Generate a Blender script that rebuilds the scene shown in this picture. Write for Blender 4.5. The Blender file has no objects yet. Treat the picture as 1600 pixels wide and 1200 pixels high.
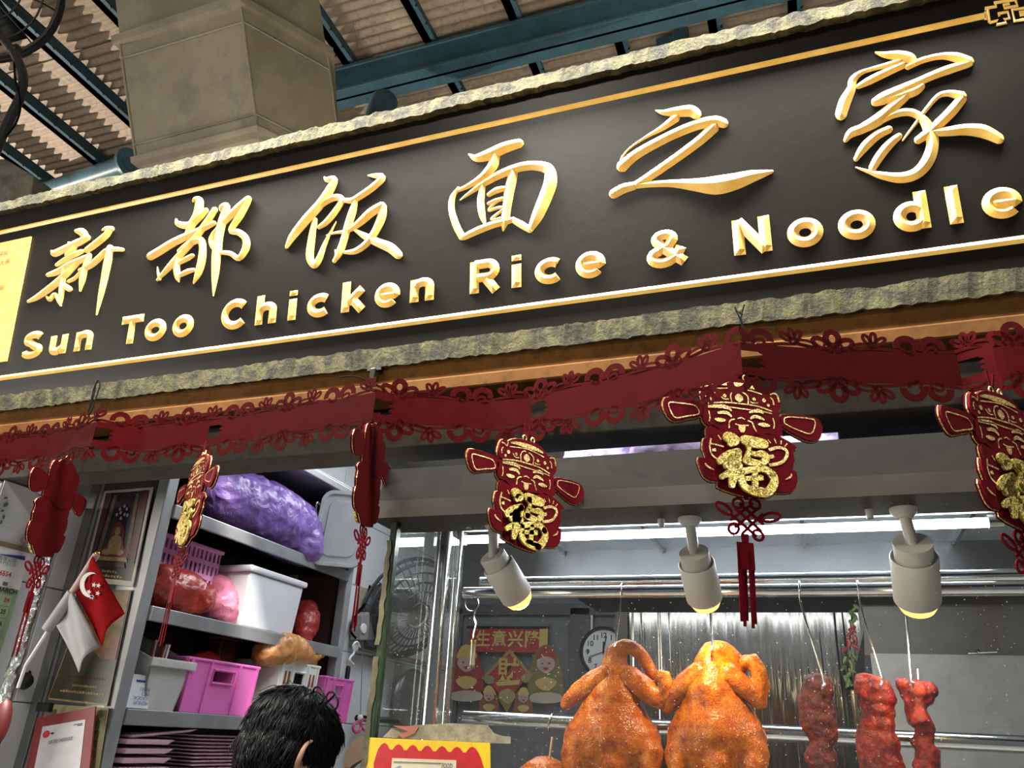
import bpy, bmesh, math, random
from math import pi, sin, cos, radians as R, sqrt
from mathutils import Vector, Matrix, noise
from mathutils.geometry import tessellate_polygon
random.seed(7)
SC = bpy.context.scene
COL = SC.collection
H = 1.6                                    # camera height above the floor; V() takes heights relative to the eye
def V(x, y, z): return Vector((x, y, z + H))
# ---------------------------------------------------------------- camera (from the photo's vanishing points)
F = 1227.0
_y = Vector((490, 580, F)).normalized()
_x0 = Vector((3494, -357, -F)).normalized()
_z = _x0.cross(_y)
if _z.y > 0: _z = -_z
_z.normalize()
_x = _y.cross(_z)
if _x.x < 0: _x = -_x
cam = bpy.data.cameras.new('camera'); cam_o = bpy.data.objects.new('camera', cam); COL.objects.link(cam_o)
cam.sensor_fit = 'HORIZONTAL'; cam.sensor_width = 36.0; cam.lens = 36.0 * F / 1600.0
cam.clip_start = 0.05
cx_, cy_, cz_ = Vector((_x[0], _y[0], _z[0])), Vector((_x[1], _y[1], _z[1])), Vector((_x[2], _y[2], _z[2]))
m = Matrix((( _x[0], -_x[1], -_x[2]), (_y[0], -_y[1], -_y[2]), (_z[0], -_z[1], -_z[2]))).to_4x4()
m.translation = (0, 0, H)
cam_o.matrix_world = m
SC.camera = cam_o
def ray(px, py):
    d = Vector((px - 800, py - 600, F))
    return Vector((_x.dot(d), _y.dot(d), _z.dot(d)))
def aY(px, py, Y): r = ray(px, py); p = r * (Y / r.y); p.z += H; return p
def aX(px, py, X): r = ray(px, py); p = r * (X / r.x); p.z += H; return p
def aZ(px, py, Z): r = ray(px, py); p = r * (Z / r.z); p.z += H; return p
def mpp(p):                                # metres per pixel at a world point
    q = Vector((p[0], p[1], p[2] - H)); return (q.x * _x[2] + q.y * _y[2] + q.z * _z[2]) / F
# ---------------------------------------------------------------- world, lamps, exposure
W = bpy.data.worlds.new('world'); SC.world = W; W.use_nodes = True
W.node_tree.nodes['Background'].inputs[0].default_value = (0.92, 0.96, 1.0, 1)
W.node_tree.nodes['Background'].inputs[1].default_value = 0.16
SC.view_settings.view_transform = 'Standard'; SC.view_settings.look = 'None'
SC.view_settings.gamma = 1; SC.view_settings.use_curve_mapping = False
SC.view_settings.exposure = 0.0
def lamp(name, kind, loc, target, energy, color=(1, 1, 1), size=.2, size_y=None, angle=None, blend=.5):
    d = bpy.data.lights.new(name, kind); d.energy = energy; d.color = color
    if kind == 'AREA':
        d.size = size
        if size_y: d.shape = 'RECTANGLE'; d.size_y = size_y
    elif kind == 'SPOT':
        d.spot_size = angle; d.spot_blend = blend; d.shadow_soft_size = size
    else: d.shadow_soft_size = size
    o = bpy.data.objects.new(name, d); COL.objects.link(o); o.location = loc
    o.rotation_euler = (Vector(target) - Vector(loc)).to_track_quat('-Z', 'Y').to_euler()
    return o
# hall tube lamp over the signboard, added fill and a hall lamp behind the viewer, added spot for low daylight, stall ceiling lamp
lamp('hall_tube', 'AREA', V(-.85, .92, 2.1), V(-.85, 1.27, .95), 560, (1, .97, .88), 3.2, .12)
lamp('fill_light', 'AREA', V(-4.7, -1.9, .55), V(-.6, 1.3, .6), 175, (1, .94, .84), 1.6, 1.4)  # unseen fill, added to brighten the fascia and letter fronts
_g = ray(885, 205).normalized(); _sn = Vector((0,-cos(R(8)),-sin(R(8)))); _r = _g-_sn*(2*_g.dot(_sn)); _p = aY(885,205,1.235)
lamp('hall_lamp', 'AREA', _p+_r*3.2, _p, 55, (1,.95,.80), .3, .3)
lamp('low_daylight_spot', 'SPOT', V(-15, 3.2, -1.0), V(-3.5, 3.6, 4.4), 9500, (1, .92, .82), .1, angle=R(75))  # added spot, stands in for daylight from the open side onto the roof
lamp('stall_lamp', 'AREA', V(-1.05, 2.3, 1.15), V(-1.25, 2.2, 0), 14, (.88, .94, 1), 1.4, .25)
lamp('stall_lamp_back', 'AREA', V(-.3, 3.2, 1.2), V(-.3, 3.6, 0), 5, (.86, .93, 1), 1.2, .3)
# ---------------------------------------------------------------- mesh helpers
OFF = {}
class M:
    def __init__(s): s.v = []; s.f = []
    def add(s, vs, fs):
        n = len(s.v); s.v += [Vector(p) for p in vs]; s.f += [tuple(i + n for i in q) for q in fs]; return s
    def obox(s, o, a, b, c):               # corner + three edge vectors
        o, a, b, c = map(Vector, (o, a, b, c))
        vs = [o, o+a, o+a+b, o+b, o+c, o+a+c, o+a+b+c, o+b+c]
        fs = [(0,3,2,1), (4,5,6,7), (0,1,5,4), (1,2,6,5), (2,3,7,6), (3,0,4,7)]
        if a.cross(b).dot(c) < 0: fs = [q[::-1] for q in fs]
        return s.add(vs, fs)
    def box(s, p, q): 
        p, q = Vector(p), Vector(q); d = q - p
        return s.obox(p, (d.x, 0, 0), (0, d.y, 0), (0, 0, d.z))
    def hexa(s, b, t):                     # four bottom points, four top points
        return s.add(list(b) + list(t), [(3,2,1,0), (4,5,6,7), (0,1,5,4), (1,2,6,5), (2,3,7,6), (3,0,4,7)])
    def tube(s, pts, r, n=8, closed=False, flat=None):
        pts = [Vector(p) for p in pts]; N = len(pts)
        rr = list(r) if isinstance(r, (list, tuple)) else [r] * N
        base = len(s.v); up = None
        for i, p in enumerate(pts):
            if closed: t = (pts[(i+1) % N] - pts[i-1])
            else: t = pts[min(i+1, N-1)] - pts[max(i-1, 0)]
            t = t.normalized() if t.length > 1e-9 else Vector((0,0,1))
            if up is None: up = t.orthogonal().normalized()
            up = (up - t * up.dot(t)); up = up.normalized() if up.length > 1e-6 else t.orthogonal().normalized()
            w = t.cross(up)
            for k in range(n):
                a = 2*pi*k/n; s.v.append(p + (up*cos(a) + w*sin(a)) * rr[i])
        L = N if closed else N-1
        for i in range(L):
            for k in range(n):
                a, b = base+i*n+k, base+i*n+(k+1) % n
                c, d = base+((i+1) % N)*n+(k+1) % n, base+((i+1) % N)*n+k
                s.f.append((a, b, c, d))
        if not closed:
            s.f.append(tuple(base+k for k in range(n))[::-1]); s.f.append(tuple(base+(N-1)*n+k for k in range(n)))
        return s
    def lathe(s, prof, o, axis=(0,0,1), n=24):
        axis = Vector(axis).normalized(); u = axis.orthogonal().normalized(); w = axis.cross(u); o = Vector(o)
        base = len(s.v); N = len(prof)
        for r, z in prof:
            for k in range(n):
                a = 2*pi*k/n; s.v.append(o + axis*z + (u*cos(a) + w*sin(a)) * max(r, 1e-5))
        for i in range(N-1):
            for k in range(n):
                s.f.append((base+i*n+k, base+i*n+(k+1) % n, base+(i+1)*n+(k+1) % n, base+(i+1)*n+k))
        return s
    def ell(s, c, r, rot=None, nu=16, nv=10):
        c = Vector(c); r = r if isinstance(r, (tuple, list)) else (r, r, r); base = len(s.v)
        for j in range(nv+1):
            th = pi*j/nv
            for i in range(nu):
                a = 2*pi*i/nu; p = Vector((r[0]*sin(th)*cos(a), r[1]*sin(th)*sin(a), -r[2]*cos(th)))
                if rot: p = rot @ p
                s.v.append(c + p)
        for j in range(nv):
            for i in range(nu):
                s.f.append((base+j*nu+i, base+j*nu+(i+1) % nu, base+(j+1)*nu+(i+1) % nu, base+(j+1)*nu+i))
        return s
    def prism(s, poly, d):                 # planar polygon extruded by vector d
        poly = [Vector(p) for p in poly]; d = Vector(d); n = len(poly)
        tri = tessellate_polygon([poly])
        nn = Vector((0,0,0))
        for i in range(n): nn += poly[i].cross(poly[(i+1) % n])
        flip = nn.dot(d) < 0
        fs = []
        for t in tri:
            t = tuple(t); a, b, c = poly[t[0]], poly[t[1]], poly[t[2]]
            if (b-a).cross(c-a).dot(d) < 0: t = t[::-1]
            fs.append(tuple(i+n for i in t)); fs.append(t[::-1])
        for i in range(n):
            q = (i, (i+1) % n, (i+1) % n+n, i+n); fs.append(q[::-1] if flip else q)
        return s.add(poly + [p+d for p in poly], fs)
    def strip(s, A, B, closed=False):      # ribbon between two point rows
        n = len(A); base = len(s.v); s.v += [Vector(p) for p in A] + [Vector(p) for p in B]
        for i in range(n if closed else n-1):
            j = (i+1) % n; s.f.append((base+i, base+j, base+n+j, base+n+i))
        return s
    def grid(s, fn, nu, nv):
        base = len(s.v)
        for j in range(nv+1):
            for i in range(nu+1): s.v.append(Vector(fn(i/nu, j/nv)))
        for j in range(nv):
            for i in range(nu):
                a = base+j*(nu+1)+i; s.f.append((a, a+1, a+nu+2, a+nu+1))
        return s
    def build(s, name, mat, parent=None, smooth=0, bevel=0, solid=0, label=None):
        me = bpy.data.meshes.new(name); o = bpy.data.objects.new(name, me); COL.objects.link(o)
        if parent is None:
            lo = Vector([min(p[i] for p in s.v) for i in range(3)]); hi = Vector([max(p[i] for p in s.v) for i in range(3)])
            off = Vector(((lo.x+hi.x)/2, (lo.y+hi.y)/2, lo.z)); o.location = off
        else:
            o.parent = parent; off = OFF[parent.name]
        OFF[o.name] = off
        me.from_pydata([p - off for p in s.v], [], s.f); me.validate(); me.update()
        if mat: me.materials.append(mat)
        if smooth:
            for p in me.polygons: p.use_smooth = True
            if smooth < 180: me.set_sharp_from_angle(angle=R(smooth))
        if solid:
            md = o.modifiers.new('solid', 'SOLIDIFY'); md.thickness = solid; md.offset = 0
        if bevel:
            md = o.modifiers.new('bevel', 'BEVEL'); md.width = bevel; md.segments = 2; md.limit_method = 'ANGLE'
        if label: o['label'] = label
        return o
def thing(name, loc, label, cat, group=None):
    o = bpy.data.objects.new(name, None); COL.objects.link(o); o.location = loc; o.empty_display_size = .05
    OFF[o.name] = Vector(loc); o['label'] = label; o['category'] = cat
    if group: o['group'] = group
    return o
def tag(o, label, cat, group=None):
    o['label'] = label; o['category'] = cat
    if group: o['group'] = group
    return o
def struct(o): o['kind'] = 'structure'; return o
def sroot(name, loc=(0,0,0)):
    o = bpy.data.objects.new(name, None); COL.objects.link(o); o.location = loc; OFF[o.name] = Vector(loc); o['kind'] = 'structure'; return o
def dup(root, label=None):
    def cp(o, par):
        c = o.copy(); COL.objects.link(c); c.parent = par
        for ch in list(o.children): cp(ch, c)
        return c
    r = cp(root, None)
    if label: r['label'] = label
    return r
def catmull(P, n=6, closed=False):
    P = [tuple(p) for p in P]; N = len(P); out = []
    if N < 3: 
        return [tuple(a+(b-a)*k/n for a, b in zip(P[0], P[-1])) for k in range(n+1)]
    L = N if closed else N-1
    for i in range(L):
        p0 = P[i-1] if (i or closed) else P[0]; p1 = P[i]; p2 = P[(i+1) % N]; p3 = P[(i+2) % N] if (closed or i+2 < N) else P[-1]
        for k in range(n):
            t = k/n; out.append(tuple(.5*((2*b)+(-a+c)*t+(2*a-5*b+4*c-d)*t*t+(-a+3*b-3*c+d)*t**3) for a, b, c, d in zip(p0, p1, p2, p3)))
    if not closed: out.append(P[-1])
    return out
def blob(name, mat, balls=(), tubes=(), voxel=.006, sm=4, parent=None, fn=None, label=None):
    """one continuous organic surface: overlapping volumes fused by a voxel remesh and relaxed"""
    b = M()
    for q in balls: b.ell(q[0], q[1], q[2] if len(q) > 2 else None)
    for pts, r in tubes:
        b.tube(pts, r, 12)
        rr = r if isinstance(r, (list, tuple)) else [r]*len(pts)
        b.ell(pts[0], rr[0], None, 12, 8); b.ell(pts[-1], rr[-1], None, 12, 8)
    t = b.build('tmp_blob', None, parent, 0)
    md = t.modifiers.new('r', 'REMESH'); md.mode = 'VOXEL'; md.voxel_size = voxel
    md = t.modifiers.new('s', 'SMOOTH'); md.iterations = sm; md.factor = .5
    dg = bpy.context.evaluated_depsgraph_get()
    me = bpy.data.meshes.new_from_object(t.evaluated_get(dg)); loc = t.location.copy(); off = OFF[t.name]
    bpy.data.objects.remove(t)
    o = bpy.data.objects.new(name, me); me.name = name; COL.objects.link(o)
    OFF[o.name] = off
    if parent: o.parent = parent
    else: o.location = loc
    if fn:
        ns = [v.normal.copy() for v in me.vertices]
        for v, nn in zip(me.vertices, ns): v.co = fn(v.co.copy(), nn)
    me.materials.clear(); me.materials.append(mat)
    for p in me.polygons: p.use_smooth = True
    if label: o['label'] = label
    return o
def text(s, name, mat, parent, o, ux, uy, size, align='LEFT', ext=.0006, spacing=1.0, fit=None, bold=0):
    """flat lettering from the built-in font, laid on the plane o + ux,uy; joined to a mesh"""
    c = bpy.data.curves.new(name, 'FONT'); c.body = s; c.size = 1; c.align_x = align; c.extrude = 0; c.space_character = spacing; c.resolution_u = 3
    c.offset = bold
    t = bpy.data.objects.new('tmp_text', c); COL.objects.link(t)
    dg = bpy.context.evaluated_depsgraph_get()
    me = bpy.data.meshes.new_from_object(t.evaluated_get(dg))
    bpy.data.objects.remove(t)
    ux, uy, o = Vector(ux).normalized(), Vector(uy).normalized(), Vector(o)
    nz = ux.cross(uy); off = OFF[parent.name]
    sx = size
    if fit and len(me.vertices):
        w = max(v.co.x for v in me.vertices) - min(v.co.x for v in me.vertices); sx = fit / w if w else size
    for v in me.vertices: v.co = o + ux*(v.co.x*sx) + uy*(v.co.y*size) + nz*ext - off
    me.materials.clear(); me.materials.append(mat)
    ob = bpy.data.objects.new(name, me); COL.objects.link(ob); ob.parent = parent; OFF[ob.name] = off
    return ob
# ---------------------------------------------------------------- materials
class NT:
    def __init__(s, name):
        s.m = bpy.data.materials.new(name); s.m.use_nodes = True; s.t = s.m.node_tree; s.N = s.t.nodes; s.b = s.N['Principled BSDF']; s.c = None
    def n(s, typ, **kw):
        x = s.N.new(typ)
        for k, v in kw.items():
            if hasattr(x, k): setattr(x, k, v)
        return x
    def l(s, a, b): s.t.links.new(a, b)
    def co(s):
        if s.c is None: s.c = s.n('ShaderNodeTexCoord').outputs['Object']
        return s.c
    def noise(s, scale, detail=4, rough=.55, stretch=None, dist=0):
        x = s.n('ShaderNodeTexNoise'); x.inputs['Scale'].default_value = scale; x.inputs['Detail'].default_value = detail; x.inputs['Roughness'].default_value = rough
        x.inputs['Distortion'].default_value = dist
        v = s.co()
        if stretch:
            mp = s.n('ShaderNodeMapping'); mp.inputs['Scale'].default_value = stretch; s.l(v, mp.inputs[0]); v = mp.outputs[0]
        s.l(v, x.inputs['Vector']); return x.outputs['Fac']
    def ramp(s, fac, stops):
        x = s.n('ShaderNodeValToRGB'); e = x.color_ramp.elements
        while len(e) < len(stops): e.new(.5)
        for q, (p, c) in zip(e, stops): q.position = p; q.color = (*c, 1) if len(c) == 3 else c
        s.l(fac, x.inputs[0]); return x.outputs[0]
    def mix(s, fac, a, b):
        x = s.n('ShaderNodeMix', data_type='RGBA')
        for sock, v in ((x.inputs[0], fac), (x.inputs[6], a), (x.inputs[7], b)):
            if hasattr(v, 'is_linked'): s.l(v, sock)
            elif isinstance(v, (int, float)): sock.default_value = v
            else: sock.default_value = (*v, 1)
        return x.outputs[2]
    def bump(s, fac, strength=.3, dist=.002):
        x = s.n('ShaderNodeBump'); x.inputs['Strength'].default_value = strength; x.inputs['Distance'].default_value = dist
        s.l(fac, x.inputs['Height'])
        if s.b.inputs['Normal'].is_linked: s.l(s.b.inputs['Normal'].links[0].from_socket, x.inputs['Normal'])
        s.l(x.outputs[0], s.b.inputs['Normal'])
    def set(s, **kw):
        names = dict(c='Base Color', r='Roughness', m='Metallic', sp='Specular IOR Level', coat='Coat Weight', cr='Coat Roughness', tr='Transmission Weight', ior='IOR', sh='Sheen Weight', ss='Subsurface Weight', al='Alpha', an='Anisotropic', es='Emission Strength', ec='Emission Color')
        for k, v in kw.items():
            i = s.b.inputs[names[k]]
            if hasattr(v, 'is_linked'): s.l(v, i)
            elif isinstance(v, (tuple, list)): i.default_value = (*v, 1)
            else: i.default_value = v
        return s
def mat(name, c, r=.5, m=0, var=.15, scale=18, bump=0, bscale=60, bdist=.001, **kw):
    """plain surface with a little procedural unevenness in colour and relief"""
    t = NT(name); f = t.noise(scale, 5)
    d = tuple(x*(1-var) for x in c); e = tuple(min(1, x*(1+var*.6)) for x in c)
    t.set(c=t.ramp(f, [(.3, d), (.7, e)]), r=r, m=m, **kw)
    if bump: t.bump(t.noise(bscale, 4), bump, bdist)
    return t.m
def emit(name, c, s):
    t = NT(name); t.set(c=(0,0,0), ec=c, es=s); return t.m
def stained(name, c, dirt, scale=9, lo=.42, hi=.62, r=.8, bump=.4, m=0, s2=40, sp=.5):
    t = NT(name); a = t.noise(scale, 8, .65); b = t.noise(s2, 6, .7)
    x = t.mix(t.ramp(a, [(lo, (0,0,0)), (hi, (1,1,1))]), dirt, c)
    x = t.mix(t.ramp(b, [(.3, (1,1,1)), (.5, (0,0,0))]), x, tuple(q*.55 for q in c))
    t.set(c=x, r=r, m=m, sp=sp)
    if bump: t.bump(b, bump, .003)
    return t.m
def steel(name, c=(.62,.63,.64), r=.28, brush=(1, 1, 1), bs=220, bump=.06, var=.25):
    t = NT(name); f = t.noise(bs, 3, .6, brush); g = t.noise(7, 4)
    t.set(c=t.ramp(g, [(.3, tuple(x*(1-var) for x in c)), (.7, c)]), m=1, r=r)
    if bump: t.bump(f, bump, .0006)
    return t.m
# ================================================================ MATERIALS
M_RED = mat('red_card', (.030,.0005,.001), .9, sp=.03, var=.2, scale=40, bump=.15, bscale=400, bdist=.0004)
M_REDP = mat('red_felt', (.070,.0008,.004), .92, sp=.05, var=.25, scale=60, bump=.3, bscale=600, bdist=.0005)
def glitter(name, a, b, scale=900):
    t = NT(name); v = t.n('ShaderNodeTexVoronoi'); v.inputs['Scale'].default_value = scale; t.l(t.co(), v.inputs['Vector'])
    sep = t.n('ShaderNodeSeparateColor'); t.l(v.outputs['Color'], sep.inputs[0])
    t.set(c=t.ramp(sep.outputs[0], [(.15, a), (.55, b), (.9, (1,.85,.42))]), r=.32, m=.65)
    bm = t.n('ShaderNodeBump'); bm.inputs['Strength'].default_value = 1; bm.inputs['Distance'].default_value = .0012
    t.l(sep.outputs[1], bm.inputs['Height']); t.l(bm.outputs[0], t.b.inputs['Normal']); return t.m
M_GLIT = glitter('gold_glitter', (.22,.15,.01), (.62,.46,.06), 620)
M_GLIT2 = glitter('pale_gold_glitter', (.25,.13,.03), (.6,.4,.14), 900)
_t = NT('gilt'); _f = _t.noise(28, 5); _t.set(c=_t.ramp(_f, [(.3,(.86,.47,.07)), (.75,(1,.66,.18))]), r=.38, m=.0, sp=1.0); _t.bump(_t.noise(90, 3), .12, .0015); M_GILT = _t.m
_t = NT('sign_black'); _t.set(c=_t.ramp(_t.noise(3, 3), [(.3,(.0042,.0029,.0017)), (.7,(.0056,.0039,.0023))]), r=.38, sp=.15); _t.bump(_t.noise(45, 3), .12, .002); M_SIGN = _t.m
_t = NT('gold_leaf_sheet'); _t.set(c=_t.ramp(_t.noise(40, 6, .6), [(.3,(.55,.33,.06)), (.7,(.68,.44,.12))]), r=.4, m=.25); _t.bump(_t.noise(60, 5), .3, .002); M_LEAF = _t.m
M_LEDGE = stained('peeling_ledge', (.085,.075,.022), (.014,.011,.003), 30, .42, .58, .9, .9, s2=110)
M_FASCIA = stained('ochre_fascia', (.095,.040,.009), (.062,.025,.0055), 5, .35, .6, .85, .1, sp=.08)
M_LINTEL = stained('grey_lintel', (.10,.092,.08), (.07,.062,.054), 6, .35, .6, .8, .1, sp=.15)
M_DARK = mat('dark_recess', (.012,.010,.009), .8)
M_BLACK = mat('black_metal', (.012,.012,.012), .45, m=.2)
M_WIRE = mat('black_wire', (.002,.002,.002), .85, sp=.05)
M_ROOF = stained('roof_sheet', (.46,.36,.27), (.36,.27,.19), 2.2, .3, .6, .9, .1, s2=30)
M_BLUE = stained('blue_painted_steel', (.035,.10,.135), (.03,.065,.08), 6, .35, .6, .55, .2)
M_BLUEP = stained('blue_pipe_paint', (.10,.19,.22), (.05,.10,.12), 8, .35, .6, .4, .2)
M_DUCT = stained('grimy_cream_duct', (.125,.106,.068), (.08,.064,.037), 3.0, .34, .62, .6, .15, s2=7)
M_CONC = stained('rough_concrete', (.16,.145,.12), (.07,.06,.05), 9, .35, .6, .95, .8)
M_TILE = mat('white_tile', (.72,.74,.76), .14, var=.05, scale=4)
M_GROUT = mat('grey_grout', (.42,.42,.40), .9)
M_STEEL = steel('stainless', (.60,.61,.62), .26, (1,1,14))
M_STEELX = steel('stainless_tube', (.72,.73,.74), .16, (.3,1,1), 120, .05)
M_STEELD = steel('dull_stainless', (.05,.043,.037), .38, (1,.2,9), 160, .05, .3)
M_SHELF = mat('shelf_steel', (.36,.365,.37), .5, m=.25, var=.2, scale=9)
M_WHITE = mat('white_plastic', (.80,.80,.78), .35, var=.06)
M_LAMPW = mat('white_enamel', (.50,.48,.43), .42, var=.08)
M_CHROME = steel('hook_steel', (.75,.75,.74), .18, (1,1,1), 50, 0)
M_PAPER = mat('white_paper', (.78,.79,.80), .6, var=.04)
M_INK = mat('black_ink', (.02,.02,.025), .6)
M_REDINK = mat('red_ink', (.6,.02,.03), .6)
M_GREY = mat('grey_board', (.14,.145,.15), .5)
# ================================================================ HALL: floor, roof, beams
struct(M().box(V(-14, -6, -1.7), V(8, 12, -1.6)).build('floor', mat('concrete_floor', (.22,.21,.20), .5)))
roof = sroot('roof')
ZR = 4.5
def sheet(y0, y1, k):
    b = M(); n = int((y1-y0)/.0095); A = []; B = []
    for i in range(n+1):
        y = y0+(y1-y0)*i/n; z = ZR+.013*sin(2*pi*y/.076)+.02*(k % 2)
        A.append(V(-13, y, z)); B.append(V(4, y, z))
    b.strip(A, B); return b
ys = [1.2, 2.16, 2.9, 3.86, 4.66, 5.5, 6.4]
for k in range(len(ys)-1): sheet(ys[k], ys[k+1]+.03, k).build('roof_sheet', M_ROOF, roof, 180, solid=.004)
for x in (-7.55, -6.86, -6.17, -5.46, -4.79, -4.10, -3.42, -2.76, -2.11, -1.48, -.86, -.24, .26, .9):
    b = M().box(V(x-.028, 1.2, ZR-.15), V(x+.028, 6.4, ZR-.03)).box(V(x-.028, 1.2, ZR-.15), V(x+.06, 6.4, ZR-.142))
    b.build('purlin', M_BLUE, roof)
    s = M()
    for k in range(34): s.lathe([(.011, 0), (.009, .012), (0, .014)], V(x+.055, 1.5+k*.152, ZR-.142), (0,0,-1), 6)
    q = s.build('purlin_bolts', M_BLACK, roof); q['kind'] = 'stuff'
b = M().box(V(-4.6, 3.52, 4.08), V(4, 3.545, 4.32)).box(V(-4.6, 3.45, 4.29), V(4, 3.62, 4.32)).box(V(-4.6, 3.45, 4.08), V(4, 3.62, 4.105))
b.build('roof_beam', M_BLUE, roof, bevel=.004)
b = M(); b.tube([aY(30, 312, 3.9), aY(205, 254, 3.75)], .075, 18); b.build('round_pipe', M_BLUEP, roof, 40)
b = M(); b.lathe([(.075,-.02),(.13,0),(.13,.03),(.075,.03)], aY(200, 256, 3.75), aY(205,254,3.75)-aY(30,312,3.9), 22); b.build('pipe_flange', M_BLUEP, roof, 40)
b = M(); p = V(-.555, 3.95, 3.4); b.box(V(-.62, 3.95, .9), V(-.50, 4.06, ZR-.1)).box(V(-.50, 3.91, .9), V(-.40, 4.10, ZR-.1)); b.build('roof_post', M_BLUE, roof, bevel=.004)
b = M(); b.tube([aY(600, 160, 3.5), aY(588, 200, 3.35), aY(580, 260, 3.2)], .095, 16); b.build('drain_pipe', M_BLUE, roof, 40)
# concrete column head at the far left
b = M(); Y = 2.6
pts = [aY(-60, 250, Y), aY(8, 248, Y), aY(52, 274, Y), aY(44, 345, Y), aY(-60, 360, Y)]
b.prism(pts, (0, .5, 0)); tag(b.build('concrete_column', M_CONC, bevel=.01), 'rough grey concrete column head at the left edge above the signboard', 'column')
# ================================================================ ventilation duct
t = thing('ventilation_duct', V(-2.4, 2.6, 2.3), 'grimy cream sheet metal duct with flanged joints rising behind the signboard', 'duct')
SH = Vector((0, -.545, 1))
base = [(-2.856, 2.2), (-2.154, 2.2), (-1.93, 2.56), (-2.2, 3.05), (-2.75, 3.0)]
def ring(z, g=0, sc=1):
    cx, cy = -2.4, 2.6; out = []
    for x, y in base:
        dx, dy = x-cx, y-cy; L = sqrt(dx*dx+dy*dy); k = (L*sc+g)/L
        out.append(V(cx+dx*k, cy+dy*k-.545*(z-2.42), z))
    return out
def loft(b, rings):
    n = len(rings[0]); s0 = len(b.v)
    for r in rings: b.v += r
    for i in range(len(rings)-1):
        for k in range(n): b.f.append((s0+i*n+k, s0+i*n+(k+1) % n, s0+(i+1)*n+(k+1) % n, s0+(i+1)*n+k))
    b.f.append(tuple(s0+k for k in range(n))[::-1]); b.f.append(tuple(s0+(len(rings)-1)*n+k for k in range(n)))
    return b
loft(M(), [ring(2.46), ring(2.95)]).build('duct_section', M_DUCT, t)
loft(M(), [ring(1.7), ring(2.46, 0, .97)]).build('duct_section', M_DUCT, t)
loft(M(), [ring(2.95), ring(3.9, 0, .96)]).build('duct_section', M_DUCT, t)
loft(M(), [ring(2.435, .03), ring(2.46, .03)]).build('flange', M_DUCT, t)
loft(M(), [ring(2.935, .04), ring(2.965, .04)]).build('flange', M_DUCT, t)
r0, r1 = ring(2.46, .004), ring(2.95, .004)
for f in (.12, .86):
    for i in (0, 1):
        a, c = r0[i].lerp(r1[i], f), r0[i+1].lerp(r1[i+1], f)
        M().tube([a, c], .006, 6).build('seam', M_DUCT, t)
for i in (0, 1, 2): M().tube([r0[i], r1[i]], .006, 6).build('edge_bead', M_DUCT, t)
# ================================================================ wall fan, top left corner
t = thing('wall_fan', aY(20, 60, 1.9), 'black caged industrial fan on a curved arm at the top left corner', 'fan')
c = aY(-48, -40, 1.9); k = mpp(c)
ax = (ray(-48, -40)).normalized(); ax = Vector((ax.x*.7, ax.y, ax.z*.5)).normalized(); u = ax.orthogonal().normalized(); w = ax.cross(u)
def circ(rad, dd, n=40): return [c + ax*dd + (u*cos(2*pi*i/n)+w*sin(2*pi*i/n))*rad for i in range(n)]
M().tube(circ(k*125, 0), k*6.5, 8, True).build('cage_rim', M_BLACK, t, 60)
M().tube(circ(k*122, -.05), k*3, 6, True).build('cage_rim', M_BLACK, t, 60)
for q in (100, 72, 45): M().tube(circ(k*q, -.07), k*1.6, 6, True).build('cage_ring', M_BLACK, t, 60)
for i in range(22):
    a = 2*pi*i/22; d = u*cos(a)+w*sin(a)
    M().tube([c+d*k*18-ax*.08, c+d*k*100-ax*.07, c+d*k*124], k*1.3, 5).build('cage_wire', M_BLACK, t)
M().lathe([(0, -.09), (k*26, -.08), (k*30, 0), (k*26, .1), (0, .11)], c, ax, 20).build('motor', M_BLACK, t, 40)
for i in range(3):
    a = 2*pi*i/3+.4; d = u*cos(a)+w*sin(a); e = ax.cross(d)
    b = M(); b.grid(lambda s, q: c+d*k*(25+80*s)+(e*(q-.5)*k*(40+30*s))+ax*(.02*(q-.5)), 4, 3); b.build('blade', M_BLACK, t, 180, solid=.003)
arm = catmull([aY(-10,45,1.9), aY(14,72,1.88), aY(26,90,1.86), aY(36,120,1.86), aY(32,150,1.86), aY(18,180,1.86), aY(2,215,1.86), aY(-20,270,1.86)], 5)
M().tube(arm, .022, 10).build('arm', M_BLACK, t, 60)
M().lathe([(0,-.02),(.024,-.02),(.024,.025),(0,.025)], aY(22, 78, 1.87), (1,.1,.2), 14).build('pivot', M_BLACK, t, 40)
M().tube(catmull([aY(22,92,1.85), aY(24,125,1.83), aY(32,160,1.84), aY(26,190,1.84), aY(8,215,1.85)], 5), .005, 6).build('cable', M_WIRE, t, 60)
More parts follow.
